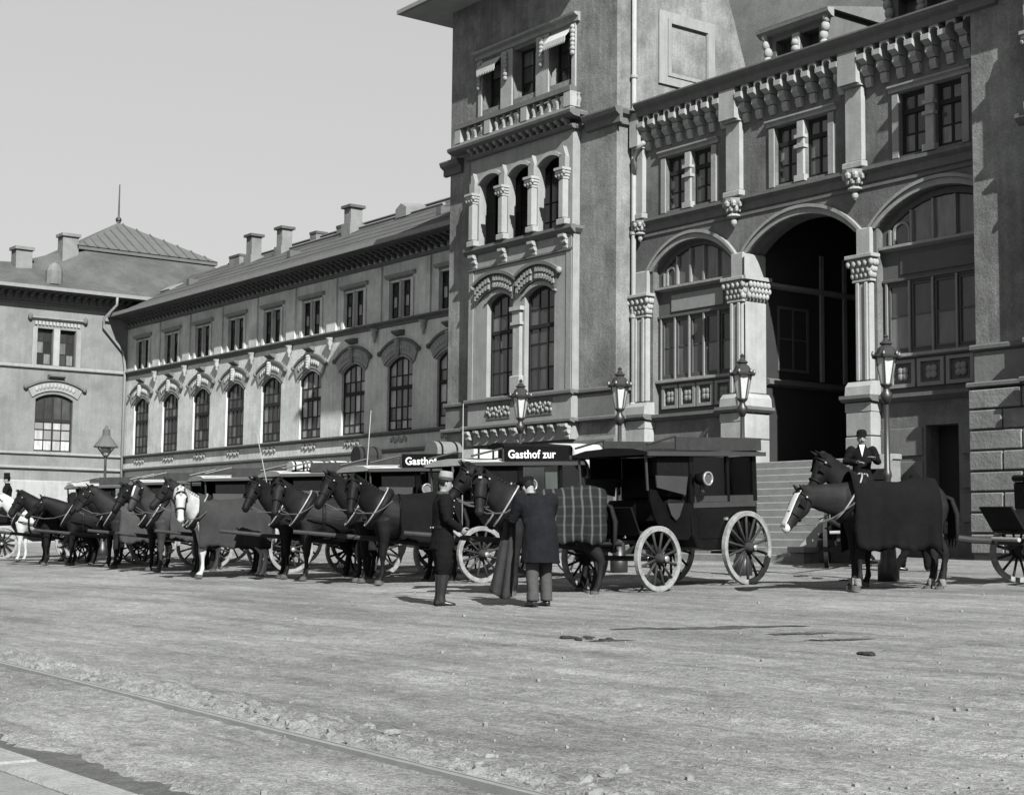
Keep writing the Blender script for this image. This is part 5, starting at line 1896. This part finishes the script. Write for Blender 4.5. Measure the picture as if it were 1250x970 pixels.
def ring(mb, c, nrm, side_, a, b, thick, n=24, w=None, lo=0, hi=2 * math.pi):
    c, nrm, side_ = Vector(c), Vector(nrm).normalized(), Vector(side_)
    side_ = (side_ - nrm * side_.dot(nrm)).normalized()
    o = nrm.cross(side_)
    pts = [c + side_ * a * math.cos(lo + (hi - lo) * k / n) + o * b * math.sin(lo + (hi - lo) * k / n) for k in range(n + (0 if hi - lo > 6.2 else 1))]
    if hi - lo > 6.2:
        N = len(pts)
        m = 8
        vs, fs = [], []
        for k in range(N):
            t = (pts[(k + 1) % N] - pts[k - 1]).normalized()
            rad = (pts[k] - c).normalized()
            for j in range(m):
                q = 2 * math.pi * j / m
                vs.append(pts[k] + rad * thick * math.cos(q) + nrm * (w or thick) * math.sin(q))
        for k in range(N):
            for j in range(m):
                fs.append((k * m + j, k * m + (j + 1) % m, ((k + 1) % N) * m + (j + 1) % m, ((k + 1) % N) * m + j))
        mb.add(vs, fs)
    else:
        mb.tube(pts, thick, 6)
    return mb


def blanket_mesh(x0, x1, drop, flare=.03, seed=0, thick=.014, sag=.0):
    n, m = 26, 30
    rnd = random.Random(seed)
    ph = rnd.random() * 6
    tr = [(-.86, 1.27, .10, .16), (-.74, 1.24, .26, .33), (-.58, 1.22, .31, .365), (-.38, 1.20, .32, .365), (-.15, 1.155, .325, .365), (.10, 1.13, .33, .38), (.32, 1.15, .31, .395), (.48, 1.20, .275, .40), (.60, 1.24, .25, .40), (.74, 1.28, .23, .38)]

    def sec(x):
        for i in range(len(tr) - 1):
            if x <= tr[i + 1][0]:
                t = (x - tr[i][0]) / (tr[i + 1][0] - tr[i][0])
                return [tr[i][k] + (tr[i + 1][k] - tr[i][k]) * t for k in (1, 2, 3)]
        return list(tr[-1][1:])
    vs = []
    for i in range(n + 1):
        x = x0 + (x1 - x0) * i / n
        zc, ry, rz = sec(max(-.80, x))
        if x < -.74:
            zc -= (-.74 - x) * .35
        ry, rz = max(ry, .24) + .02, max(rz, .31) + .025
        for j in range(m + 1):
            s = -1 + 2 * j / m                                     # -1..1 around the horse
            a = abs(s)
            sg = 1 if s >= 0 else -1
            if a < .5:
                th = a / .5 * math.pi / 2
                y, z = ry * math.sin(th), zc + rz * math.cos(th)
            else:
                t = (a - .5) / .5
                zb = drop + sag * (1 - (2 * (i / n) - 1) ** 2) + .03 * math.sin(i * .5 + ph + sg) + .015 * math.sin(i * 1.9 + ph)
                y = ry + flare * t + .045 * t * math.sin(i * .62 + ph + sg * 1.3 + 1.4 * math.sin(i * .17)) + .018 * t * math.sin(i * 1.7 + ph * 2)
                z = zc + (zb - zc) * t
            vs.append(Vector((x + .01 * math.sin(j * .8 + ph), sg * y, z)) + Vector((0, 0, .03 * noise.noise(Vector((x * 3, y * 4 + sg, z * 4 + ph))))))
    fs = [(i * (m + 1) + j, i * (m + 1) + j + 1, (i + 1) * (m + 1) + j + 1, (i + 1) * (m + 1) + j) for i in range(n) for j in range(m)]
    mb = MB().add(vs, fs)
    return mb


HCACHE = {}
COATS = {'black': ('horse_black', 'hair'), 'brown': ('horse_brown', 'hair'), 'bay': ('horse_bay', 'hair'), 'white': ('horse_white', 'hair_white')}


def horse(label, x, y, h, coat='black', pose=(42, 0, -52, 0, 0.0), blanket=None, collar=True, blaze=None, scale=1.0, socks=False, group='carriage horses'):
    t = thing('horse', (0, 0, 0), label, 'horse', group)
    cm, hm = COATS[coat]
    key = (pose, coat)
    if key not in HCACHE:
        HCACHE[key] = horse_mesh(*pose)
        HCACHE[key][0].materials.append(M[cm])
    me, K = HCACHE[key]
    body = place('body', me, None, t)
    H, hd, hs, hu = K['H'], K['hd'], K['hs'], K['hu']
    # mane and tail
    mb = MB()
    nk = [K['poll'] + hu * .06, K['p3'] - (K['hd'] * 0) + Vector((0, 0, .12)), K['p2'] + Vector((-.08, 0, .17)), K['p1'] + Vector((-.14, 0, .20)), Vector((.42, 0, 1.56))]
    for i in range(len(nk) - 1):
        for q in range(5):
            a = nk[i].lerp(nk[i + 1], q / 5)
            yv = K['sv'](K['ny'] * (1 - (i + q / 5) / 4))
            mb.sweep([(a, .03, .05), (a - yv * .10 + Vector((0, 0, -.05)), .025, .055), (a - yv * .15 + Vector((0, 0, -.19)), .012, .05)], 6)
    mb.sweep([(K['poll'] + hu * .07 - hd * .02, .035, .035, hs), (H(.06, -.06), .035, .03, hs), (H(.17, -.035), .015, .012, hs)], 6)
    mb.build('mane', hm, t, smooth=True)
    mb = MB()
    for k in range(7):
        a = (k - 3) * .018
        mb.tube([(-.83, a * .5, 1.34), (-.93, a, 1.30), (-.985 - .01 * (k % 2), a * 2, 1.08), (-.98, a * 2.4, .82), (-.955 + .012 * (k % 3), a * 1.8, .62 + .05 * (k % 3))], [.03, .035, .04, .032, .006], 7)
    mb.build('tail', hm, t, smooth=True)
    for s in (-1, 1):
        MB().ball(H(.15, .005) + hs * s * .105, .020, .020, .020, 8, 6).build('eye', 'leather', t, smooth=True)
    for fx in (.535, -.665):
        for s in (-1, 1):
            st_ = pose[4] * s * (1 if fx > 0 else -.8)
            MB().lathe([(.078, -.004), (.066, .05), (.056, .068)], 12, (fx + st_, s * .16, 0)).build('hoof', 'hoof', t)
            if socks:
                MB().lathe([(.060, .06), (.052, .09), (.052, .14), (.046, .17)], 10, (fx + st_ - (.0 if fx > 0 else .02) - .03, s * .16, 0)).build('sock', 'sock', t, smooth=True)
    if blaze:
        ln, w0 = blaze
        mb = MB()
        P = []
        prof = [(.02, -.074), (.10, -.077), (.20, -.067), (.32, -.047), (.44, -.026), (.54, -.016), (.60, .004)]
        n0 = [q for q in prof if q[0] <= ln]
        for tt, oo in n0:
            P.append((H(tt, oo), w0, .008, hs))
        mb.sweep(P, 8).build('blaze', 'blaze', t, smooth=True)
        if ln > .5:
            MB().ball(H(.575, .055), .066, .066, .075, 10, 7).build('muzzle', 'blaze', t, smooth=True)
    # bridle
    mb = MB()
    ring(mb, H(.36, .072), hd, hs, .088, .118, .007, 22, .014)
    br = mb.build('noseband', 'leather', t)
    mb = MB()
    ring(mb, H(.06, .055), hd + hu * .1, hs, .112, .15, .007, 22, .014)
    for s in (-1, 1):
        mb.tube([H(.06, .05) + hs * s * .112, H(.22, .10) + hs * s * .112, H(.40, .11) + hs * s * .088, H(.50, .12) + hs * s * .07], .009, 5)
    mb.build('bridle', 'leather', t)
    for s in (-1, 1):
        MB().box(-.055, .055, -.006, .006, -.05, .05).build('blinker', 'leather', t).matrix_local = Matrix.Translation(H(.17, .02) + hs * s * .128) @ Matrix((hd, hs, hu)).transposed().to_4x4()
        MB().ball(H(.07, .02) + hs * s * .125, .018).build('bridle_boss', 'brass', t, smooth=True)
    # reins to the saddle pad
    mb = MB()
    for s in (-1, 1):
        a, b = H(.49, .12) + hs * s * .075, Vector((.35, s * .2, 1.42))
        m_ = a.lerp(b, .5) + Vector((0, s * .05, -.14))
        mb.tube([a, a.lerp(m_, .5) + Vector((0, 0, -.04)), m_, m_.lerp(b, .5) + Vector((0, s * .03, -.02)), b], .009, 5)
    mb.build('reins', 'leather_light', t)
    if collar:
        c = Vector((.44, 0, 1.23))
        nrm = Vector((.85, 0, .50))
        mb = MB()
        ring(mb, c + nrm * .12, nrm, (0, 1, 0), .225, .355, .048, 28, .07)
        cl_ = mb.build('collar', 'leather', t, smooth=True)
        for s in (-1, 1):
            mb = MB()
            ring(mb, c + nrm * .19, nrm, (0, 1, 0), .248 * s, .385, .014, 14, None, -1.45, 1.45)
            mb.build('hame', 'steel', cl_, smooth=True)
            up2 = nrm.cross(Vector((0, 1, 0)))
        mb = MB()
        for s in (-1, 1) if not blanket else ():
            mb.tube([(.52, s * .29, 1.12), (-.1, s * .37, 1.02), (-.9, s * .34, .86)], .014, 5)
        if not blanket:
            mb.build('traces', 'leather', t)
    mb = MB()
    ring(mb, (.20, 0, 1.14), (1, 0, 0), (0, 1, 0), .325, .385, .010, 26, .03)
    mb.build('girth', 'leather', t)
    if blanket:
        bm_, x0, x1, drop = blanket[:4]
        b = blanket_mesh(x0, x1, drop, seed=len(label)).build('blanket', bm_, t, smooth=True)
        sd = b.modifiers.new('solid', 'SOLIDIFY')
        sd.thickness = .014
        sd.offset = 1
        if len(blanket) > 4:                                     # stripe along the edge
            pass
    set_at(t, x, y, h, False)
    t.scale = (scale,) * 3 if scale != 1.0 else t.scale
    if scale != 1.0:
        t.matrix_basis = t.matrix_basis
    return t


def hpos(fx, fy, h):
    """centre of a horse whose fore hooves stand at fx, fy"""
    return fx + .52 * math.sin(R(h)), fy + .52 * math.cos(R(h)), h


# pair of the near black omnibus
HN = horse('dark bay horse in a plaid blanket, white nosed, led by the stooping man', *hpos(-18.70, 13.95, 33), 'brown', (34, 56, -70, 24, 0.02), ('plaid', -.84, .30, .78), blaze=(.16, .028), group='carriage horses')
HM = horse('black horse standing between the officer and the plaid blanketed horse', *hpos(-19.6, 14.45, 33), 'black', (44, 10, -55, 4, -.03), None)
# pair of omnibus B
horse('black horse with plain dark blanket and steel collar behind the officer', *hpos(-23.25, 14.5, 24), 'black', (36, 48, -66, 20, .03), ('blanket_dark', -.84, .22, .74))
horse('black horse on the far side of the steel collared one', *hpos(-24.25, 14.7, 24), 'black', (42, 26, -56, 6, -.03), None)
# pair of omnibus C
horse('dark harnessed horse with a pale collar beside the black pair', *hpos(-26.0, 14.55, 22), 'brown', (36, 46, -64, 20, .02), None)
horse('dark harnessed horse next to the rump of the white horse', *hpos(-27.1, 14.7, 22), 'black', (40, 30, -58, 8, -.02), None)
# white horse and its mate
horse('white horse under a big dark blanket with its head turned aside', *hpos(-28.95, 13.85, 16), 'white', (30, 60, -74, 26, .02), ('blanket', -.86, .60, .60))
horse('brown horse hidden behind the white horse', *hpos(-30.1, 14.3, 16), 'brown', (44, 0, -50, 0, 0), None)
# horse with blaze, blanketed grey
horse('brown horse with a white blaze looking over the grey blanket', *hpos(-32.6, 14.6, 22), 'bay', (46, 40, -60, 10, 0), ('blanket_grey', -.84, .30, .70), blaze=(.34, .03))
horse('dark horse wearing a long grey blanket with pale collar straps', *hpos(-36.0, 15.0, 26), 'brown', (44, 4, -52, 0, .02), ('blanket_grey', -.84, .40, .62))
horse('black horse beside the one in the long grey blanket', *hpos(-37.15, 15.3, 26), 'black', (40, 14, -56, 0, -.02), None)
horse('black horse beside the one with the white blaze', *hpos(-33.75, 14.9, 20), 'black', (42, 20, -58, 4, .02), None)
# far end
horse('tall dark horse with pricked ears stretching its long neck', *hpos(-39.3, 15.2, 30), 'black', (26, 0, -40, 0, .03), None)
horse('black horse with bent muzzle in the dark far cluster', *hpos(-40.3, 14.9, 30), 'black', (38, 20, -60, 4, .0), None)
horse('black horse beside a pale one at the end of the row', *hpos(-41.6, 15.3, 28), 'brown', (42, 24, -56, 4, -.02), None)
horse('pale grey horse with dark legs at the end of the row', *hpos(-44.4, 15.7, 40), 'white', (40, 0, -50, 0, .04), None)
# right pair
horse('dark horse covered by a long black blanket, white faced, before the landau', *hpos(-15.1, 17.3, 28), 'brown', (6, 14, -54, 4, .02), ('blanket_dark', -.66, .60, .58), blaze=(.62, .066), socks=True)
horse('black horse raising its head behind the long blanketed one', *hpos(-15.65, 18.05, 26), 'black', (44, 8, -62, 0, -.02), None)
# ================================================================== people
def limb(a, b, c, ra, rb, rc):
    a, b, c = Vector(a), Vector(b), Vector(c)
    return [(a, ra, ra), (a.lerp(b, .5), (ra + rb) / 2 * 1.03, (ra + rb) / 2 * 1.03), (b, rb, rb), (b.lerp(c, .45), (rb + rc) / 2 * 1.08, (rb + rc) / 2 * 1.08), (c, rc, rc)]


def hand(mb, wrist, d, palm_n, side_, curl=.5):
    """palm and five fingers; d along the hand, palm_n out of the palm, side_ towards the thumb"""
    w, d, pn, sd = Vector(wrist), Vector(d).normalized(), Vector(palm_n).normalized(), Vector(side_).normalized()
    mb.sweep([(w - d * .02, .030, .024, sd), (w + d * .03, .040, .020, sd), (w + d * .085, .044, .016, sd), (w + d * .098, .036, .012, sd)], 10)
    for i, (o, L) in enumerate(((.033, .070), (.011, .080), (-.011, .075), (-.032, .058))):
        p = w + d * .088 + sd * o
        c1 = R(55 * curl)
        d1 = d * math.cos(c1) + pn * math.sin(c1)
        d2 = d * math.cos(c1 * 2.1) + pn * math.sin(c1 * 2.1)
        d3 = d * math.cos(c1 * 2.8) + pn * math.sin(c1 * 2.8)
        q1 = p + d1 * L * .45
        q2 = q1 + d2 * L * .33
        mb.tube([p - d * .02, p, q1, q2, q2 + d3 * L * .24], [.0095, .0095, .009, .0085, .007], 7)
    tb = w + d * .025 + sd * .035
    td = (sd * .75 + d * .65 + pn * .3).normalized()
    mb.tube([tb - sd * .02, tb + td * .035, tb + td * .055 + d * .02, tb + td * .06 + d * .045 + pn * .01], [.013, .0115, .010, .008], 7)


def person(label, pose, outfit, x, y, h, z=None):
    t = thing('person', (0, 0, 0), label, 'person')
    P = {k: Vector(v) for k, v in pose.items() if isinstance(v, tuple)}
    hip, chest, neck, head = P['hip'], P['chest'], P['neck'], P['head']
    fd = P['face'].normalized()                                   # facing of the head
    sd = Vector((0, 0, 1)).cross(fd).normalized()
    if sd.length < .1:
        sd = Vector((0, 1, 0))
    ud = fd.cross(sd)
    # ---- body: one skin
    mb = MB()
    Yv = Vector((0, 1, 0))
    mb.sweep([(hip + Vector((0, 0, -.10)), .13, .09, Yv), (hip, .155, .10, Yv), (hip.lerp(chest, .45), .135, .09, Yv), (chest, .165, .11, Yv), (chest.lerp(neck, .65), .15, .08, Yv), (neck, .06, .06, Yv)], 14)
    mb.sweep([(neck - Vector((0, 0, .06)), .06, .06), (neck.lerp(head, .55), .052, .055)], 10)
    mb.sweep([(head - ud * .115 + fd * .03, .030, .035, sd), (head - ud * .09 + fd * .02, .05, .06, sd), (head - ud * .04 + fd * .008, .066, .083, sd), (head + ud * .02, .074, .095, sd), (head + ud * .07, .070, .088, sd), (head + ud * .105, .045, .055, sd)], 14)
    mb.sweep([(head + ud * .03 + fd * .08, .010, .012, sd), (head - ud * .005 + fd * .100, .013, .016, sd), (head - ud * .022 + fd * .104, .017, .012, sd), (head - ud * .03 + fd * .085, .012, .010, sd)], 8)
    mb.ball(head - ud * .055 + fd * .082, .024, .024, .010)
    for s in (-1, 1):
        mb.ball(head + sd * s * .074 - fd * .005 - ud * .005, .012, .018, .030)
        sh, el_, wr = P['shL' if s > 0 else 'shR'], P['elL' if s > 0 else 'elR'], P['wrL' if s > 0 else 'wrR']
        mb.sweep(limb(sh, el_, wr, .055, .040, .028), 10)
        dd = (wr - el_).normalized()
        ins = Vector((0, -s, 0))
        hand(mb, wr, dd, (ins - dd * ins.dot(dd)), Vector((1, 0, .25)) - dd * Vector((1, 0, .25)).dot(dd), .55)
        hp, kn, an = P['hpL' if s > 0 else 'hpR'], P['knL' if s > 0 else 'knR'], P['anL' if s > 0 else 'anR']
        mb.sweep(limb(hp, kn, an, .085, .055, .038), 12)
        mb.sweep([(an + Vector((-.04, 0, -.03)), .03, .03, Yv), (an + Vector((.05, 0, -.045)), .038, .03, Yv), (an + Vector((.14, 0, -.06)), .035, .018, Yv)], 8)
    me = remesh(mb, .0085, 2, .35)
    place('body', me, 'skin', t)
    for s in (-1, 1):
        MB().ball(head + ud * .018 + fd * .083 + sd * s * .031, .009).build('eye', 'leather', t, smooth=True)
    mb = MB()
    mb.sweep([(head - ud * .03 - fd * .045, .070, .055, sd), (head + ud * .03 - fd * .02, .081, .086, sd), (head + ud * .08 - fd * .01, .075, .09, sd), (head + ud * .116, .045, .055, sd)], 12)
    mb.build('hair', 'hair', t, smooth=True)
    if outfit.get('moustache'):
        MB().sweep([(head - ud * .04 + fd * .088 + sd * .04 - ud * .01, .005, .005), (head - ud * .038 + fd * .103, .013, .010), (head - ud * .04 + fd * .088 - sd * .04 - ud * .01, .005, .005)], 6).build('moustache', 'hair', t)
    # ---- trousers
    mb = MB()
    tw = outfit.get('leg', 1.0)
    mb.sweep([(hip + Vector((0, 0, .08)), .165, .12, Yv), (hip - Vector((0, 0, .02)), .175, .13, Yv), (hip - Vector((0, 0, .12)), .15, .11, Yv)], 14)
    boots = outfit.get('boots')
    for s in (-1, 1):
        hp, kn, an = P['hpL' if s > 0 else 'hpR'], P['knL' if s > 0 else 'knR'], P['anL' if s > 0 else 'anR']
        k2 = kn.lerp(an, .10)
        if boots:
            mb.sweep([(hp, .105 * tw, .115 * tw, Yv), (hp.lerp(kn, .5), .10 * tw, .11 * tw, Yv), (kn.lerp(hp, .08), .085 * tw, .095 * tw, Yv), (kn.lerp(an, .22), .075, .08, Yv)], 12)
        else:
            mb.sweep([(hp, .105 * tw, .115 * tw, Yv), (hp.lerp(kn, .55), .088 * tw, .095 * tw, Yv), (kn, .076 * tw, .082 * tw, Yv), (kn.lerp(an, .55), .072 * tw, .078 * tw, Yv), (an - Vector((.005, 0, .02)), .074 * tw, .085 * tw, Yv)], 12)
    me = remesh(mb, .014, 4, .6)
    wrinkle(me, .010)
    place('trousers', me, outfit['trousers'], t)
    for s in (-1, 1):
        kn, an = P['knL' if s > 0 else 'knR'], P['anL' if s > 0 else 'anR']
        mb = MB()
        if boots:
            mb.sweep([(kn.lerp(an, .12), .068, .073, Yv), (kn.lerp(an, .2), .072, .078, Yv), (kn.lerp(an, .5), .062, .070, Yv), (kn.lerp(an, .85), .048, .055, Yv), (an, .048, .06, Yv), (an - Vector((-.01, 0, .05)), .05, .07, Yv)], 12)
        else:
            mb.sweep([(an + Vector((0, 0, .04)), .05, .055, Yv), (an - Vector((-.0, 0, .04)), .05, .062, Yv)], 10)
        fa = an + Vector((0, 0, -.05))
        mb.sweep([(fa + Vector((-.07, 0, .0)), .034, .035, Yv), (fa + Vector((-.02, 0, .005)), .044, .046, Yv), (fa + Vector((.06, 0, -.005)), .046, .040, Yv), (fa + Vector((.14, 0, -.015)), .048, .030, Yv), (fa + Vector((.20, 0, -.02)), .034, .022, Yv)], 10)
        me = remesh(mb, .011, 3, .6)
        o = place('boot' if boots else 'shoe', me, 'boot', t)
        MB().box(fa.x - .075, fa.x + .19, fa.y - .045, fa.y + .045, fa.z - .042, fa.z - .028).build('sole', 'leather', o)
    # ---- coat
    mb = MB()
    L, wd = outfit['coat_len'], outfit.get('coat_w', 1.0)
    hem = hip + Vector((outfit.get('hem_x', 0), 0, -L))
    mb.sweep([(hem, .205 * wd, .175 * wd, Yv), (hip.lerp(hem, .45), .195 * wd, .16 * wd, Yv), (hip + Vector((0, 0, .08)), .178 * wd, .14 * wd, Yv), (hip.lerp(chest, .5), .172 * wd, .135 * wd, Yv), (chest, .198 * wd, .148 * wd, Yv), (chest.lerp(neck, .5), .185 * wd, .125 * wd, Yv), (chest.lerp(neck, .86), .10, .085, Yv), (neck + Vector((0, 0, .012)), .070, .070, Yv)], 18)
    for s in (-1, 1):
        sh, el_, wr = P['shL' if s > 0 else 'shR'], P['elL' if s > 0 else 'elR'], P['wrL' if s > 0 else 'wrR']
        mb.sweep(limb(sh, el_, wr, .088 * wd, .066, .054), 12)
        mb.ball(sh, .088 * wd)
    me = remesh(mb, .014, 4, .6)
    wrinkle(me, .012)
    ct = place('coat', me, outfit['coat'], t)
    mb = MB()
    ring(mb, neck + Vector((.0, 0, .018)), (0, 0, 1), (0, 1, 0), .071, .074, .010, 20, .024)
    mb.build('collar', outfit.get('collar', outfit['coat']), t, smooth=True)
    if outfit.get('shirt'):
        cc = chest.lerp(neck, .6)
        MB().add([cc + Vector((.128, .055, .10)), cc + Vector((.128, -.055, .10)), cc + Vector((.168, 0, -.13)), cc + Vector((.05, .05, .10)), cc + Vector((.05, -.05, .10)), cc + Vector((.10, 0, -.15))],
                 [(0, 1, 2), (3, 5, 4), (0, 3, 4, 1), (1, 4, 5, 2), (2, 5, 3, 0)]).build('shirt_front', 'linen', t)
    if outfit.get('belt'):
        mb = MB()
        ring(mb, hip + Vector((0, 0, .10)), (0, 0, 1), (0, 1, 0), .182 * wd, .147 * wd, .008, 28, .024)
        bl = mb.build('belt', 'leather', t)
        for k in range(4):
            a = R(130 + 26 * k)
            MB().ball(hip + Vector((math.cos(a) * .158, math.sin(a) * .192, .10)), .013).build('belt_stud', 'brass', bl, smooth=True)
        for k in range(5):
            MB().ball(chest + Vector((.150 - .004 * k, .0, .10 - .085 * k)), .012).build('button', 'brass', ct, smooth=True)
    # ---- hat
    ht = outfit.get('hat')
    fr = Matrix((fd, sd, ud)).transposed().to_4x4()
    hm_ = Matrix.Translation(head + ud * .055) @ fr
    mb = MB()
    if ht == 'bowler':
        mb.lathe([(.125, .0), (.130, .008), (.098, .012), (.096, .05), (.09, .09), (.07, .118), (.03, .13)], 18)
        mm = outfit.get('hatm', 'cloth_black')
    elif ht == 'top':
        mb.lathe([(.125, .0), (.13, .008), (.096, .012), (.09, .10), (.095, .16), (.09, .165), (.02, .167)], 18)
        mm = 'cloth_black'
    elif ht == 'kepi':
        mb.lathe([(.100, -.005), (.102, .03), (.094, .085), (.084, .118), (.03, .121)], 18)
        mm = outfit.get('hatm', 'frame_light')
    else:
        mb.lathe([(.094, -.005), (.10, .02), (.118, .05), (.112, .068), (.06, .085), (.015, .088)], 18)
        mm = 'cloth_black'
    mb.v = [hm_ @ q for q in mb.v]
    ho = mb.build('hat', mm, t, smooth=True)
    if ht in ('kepi', 'cap'):
        mb = MB().add([(.06, -.075, .002), (.10, -.05, -.004), (.15, 0, -.014), (.10, .05, -.004), (.06, .075, .002), (.06, -.075, .010), (.10, -.05, .004), (.15, 0, -.006), (.10, .05, .004), (.06, .075, .010)],
                      [(4, 3, 2, 1, 0), (5, 6, 7, 8, 9), (0, 1, 6, 5), (1, 2, 7, 6), (2, 3, 8, 7), (3, 4, 9, 8), (4, 0, 5, 9)])
        mb.v = [hm_ @ q for q in mb.v]
        mb.build('visor', 'leather', ho)
    if ht == 'kepi':
        mb = MB()
        ring(mb, (0, 0, .022), (0, 0, 1), (0, 1, 0), .103, .103, .004, 20, .016)
        mb.tube([(.085, 0, .08), (.085, 0, .14), (.07, 0, .20)], [.012, .022, .008], 7)
        mb.v = [hm_ @ q for q in mb.v]
        mb.build('plume', 'cloth_grey', ho)
    set_at(t, x, y, h, False)
    if z is not None:
        m = t.matrix_basis.copy()
        m.translation.z = z
        t.matrix_basis = m
    return t


def wrinkle(me, amt):
    displace(me, lambda q: amt * (noise.noise(Vector((q.x * 9, q.y * 9, q.z * 5))) + .6 * noise.noise(Vector((q.x * 6, q.y * 6, q.z * 17))) + .35 * noise.noise(Vector((q.x * 14, q.y * 14, q.z * 40)))))


def stand(**k):
    p = dict(hip=(0, 0, .95), chest=(.01, 0, 1.32), neck=(0, 0, 1.50), head=(.03, 0, 1.645), face=(1, 0, -.05),
             shL=(0, .19, 1.43), elL=(-.02, .245, 1.14), wrL=(.06, .235, .90), shR=(0, -.19, 1.43), elR=(-.02, -.245, 1.14), wrR=(.06, -.235, .90),
             hpL=(0, .095, .90), knL=(.02, .105, .50), anL=(-.02, .115, .09), hpR=(0, -.095, .90), knR=(.02, -.105, .50), anR=(-.02, -.115, .09))
    p.update(k)
    return p


person('uniformed officer in dark tunic, pale kepi and high boots beside the horses',
       stand(elL=(.02, .27, 1.16), wrL=(.20, .20, 1.02), elR=(.02, -.27, 1.16), wrR=(.22, -.16, 1.03), face=(1, .1, -.12)),
       dict(trousers='cloth_black', coat='cloth_black', coat_len=.20, coat_w=1.02, boots=True, leg=1.15, belt=True, hat='kepi', collar='cloth_grey', moustache=True), -17.81, 12.09, 205)
person('broad man in dark coat and grey trousers stooping towards the plaid horse',
       stand(hip=(-.03, 0, .95), chest=(.10, 0, 1.30), neck=(.19, .02, 1.45), head=(.28, .05, 1.56), face=(.9, .25, -.55), shL=(.12, .21, 1.39), shR=(.12, -.21, 1.39),
             elL=(.22, .30, 1.13), wrL=(.45, .24, 1.10), elR=(.26, -.27, 1.15), wrR=(.47, -.12, 1.16), knL=(.0, .10, .50), knR=(.05, -.11, .50), anR=(.03, -.12, .09), anL=(-.06, .11, .09)),
       dict(trousers='cloth_grey', coat='cloth_navy', coat_len=.38, coat_w=1.30, leg=1.12, hat='cap', hem_x=.0), -16.50, 12.75, 104)
person('man in dark suit and bowler striding behind the long blanketed horse',
       stand(knL=(.20, .10, .52), anL=(.32, .105, .09), knR=(-.08, -.10, .50), anR=(-.34, -.105, .12), elL=(-.12, .24, 1.16), wrL=(-.05, .25, .92), elR=(.08, -.24, 1.15), wrR=(.22, -.22, .97)),
       dict(trousers='cloth_black', coat='cloth_black', coat_len=.22, hat='bowler'), -17.85, 22.0, 217).scale = (.93, .93, .93)

# dark blanket hanging from the stooping man's arm
c0 = Vector((-17.05, 12.66, 0))
ax = Vector((.60, .80, 0))
dp = Vector((-.8, .6, 0))
g0 = gz(12.66)
nx_, ny_ = 14, 16
vs, fs = [], []
for i in range(nx_ + 1):
    u = -1 + 2 * i / nx_
    for j in range(ny_ + 1):
        s = j / ny_
        wd = .07 + .09 * s
        z = g0 + 1.12 - .98 * s - .06 * math.sin(u * 2 + 1) * s
        q = c0 + ax * (u * wd - .10 * s) + dp * (.05 * math.sin(u * 7 + 2 * s) * (.3 + s))
        vs.append((q.x, q.y, z))
for i in range(nx_):
    for j in range(ny_):
        a = i * (ny_ + 1) + j
        fs.append((a, a + 1, a + ny_ + 2, a + ny_ + 1))
cl2 = MB().add(vs, fs).build('horse_blanket', 'blanket', None, smooth=True)
sm_ = cl2.modifiers.new('solid', 'SOLIDIFY')
sm_.thickness = .03
sm_ = cl2.modifiers.new('sub', 'SUBSURF')
sm_.levels = sm_.render_levels = 1
tag(cl2, 'dark grey folded blanket hanging from the stooping man', 'blanket')

# landau with its coachman at the far end of the row
l2 = copy_tree(ld)
set_at(l2, -47.9, 17.7, 20)
l2['label'] = 'small open landau with a seated coachman at the far end of the row'
l2['group'] = 'landaus'
ld['group'] = 'landaus'
q = l2.matrix_basis @ Vector((1.12, 0, 1.60))
person('coachman in top hat seated high on the far landau',
       stand(hip=(0, 0, .10), chest=(.0, 0, .48), neck=(0, 0, .66), head=(.02, 0, .80), shL=(0, .19, .59), shR=(0, -.19, .59), elL=(.08, .25, .34), elR=(.08, -.25, .34), wrL=(.30, .12, .30), wrR=(.30, -.12, .30),
             hpL=(.02, .10, .08), hpR=(.02, -.10, .08), knL=(.44, .12, .06), knR=(.44, -.12, .06), anL=(.50, .12, -.38), anR=(.50, -.12, -.38)),
       dict(trousers='cloth_black', coat='cloth_black', coat_len=.02, hat='top'), q.x, q.y, 20, q.z)

l3 = landau('open carriage without hood whose seated driver wears a bowler and white shirt', False, 'wood_dark')
l3['group'] = 'landaus'
set_at(l3, -20.6, 23.95, -40)
q = l3.matrix_basis @ Vector((1.12, 0, 1.60))
person('driver in bowler hat, dark suit and white shirt seated above the blanketed horse',
       stand(hip=(0, 0, .10), chest=(.0, 0, .48), neck=(0, 0, .66), head=(.03, 0, .80), face=(1, .1, -.08), shL=(0, .20, .59), shR=(0, -.20, .59), elL=(.06, .30, .36), elR=(.06, -.30, .36), wrL=(.28, .20, .42), wrR=(.30, -.10, .34),
             hpL=(.02, .10, .08), hpR=(.02, -.10, .08), knL=(.44, .12, .06), knR=(.44, -.12, .06), anL=(.50, .12, -.38), anR=(.50, -.12, -.38)),
       dict(trousers='cloth_black', coat='cloth_black', coat_len=.02, hat='bowler', shirt=True, moustache=True), q.x, q.y, -44, q.z)

# whips standing in their sockets
for k, (b, lx, lz, lb) in enumerate(((busB, -.05, 3.1, 'long pale coach whip rising above the lettered omnibus'), (plain, .1, 2.9, 'pale coach whip leaning over the plain omnibus with luggage'), (busC, -.1, 3.2, 'slender pale coach whip before the officer'))):
    a, c = on_bus(b, (1.25, .5, .92)), on_bus(b, (1.35 + lx * 3, .55, lz))
    w_ = MB().tube([a, Vector(a).lerp(Vector(c), .5), c], [.016, .012, .006], 6).build('coach_whip', 'wood_pale', None, smooth=True)
    tag(w_, lb, 'whip', 'coach whips')
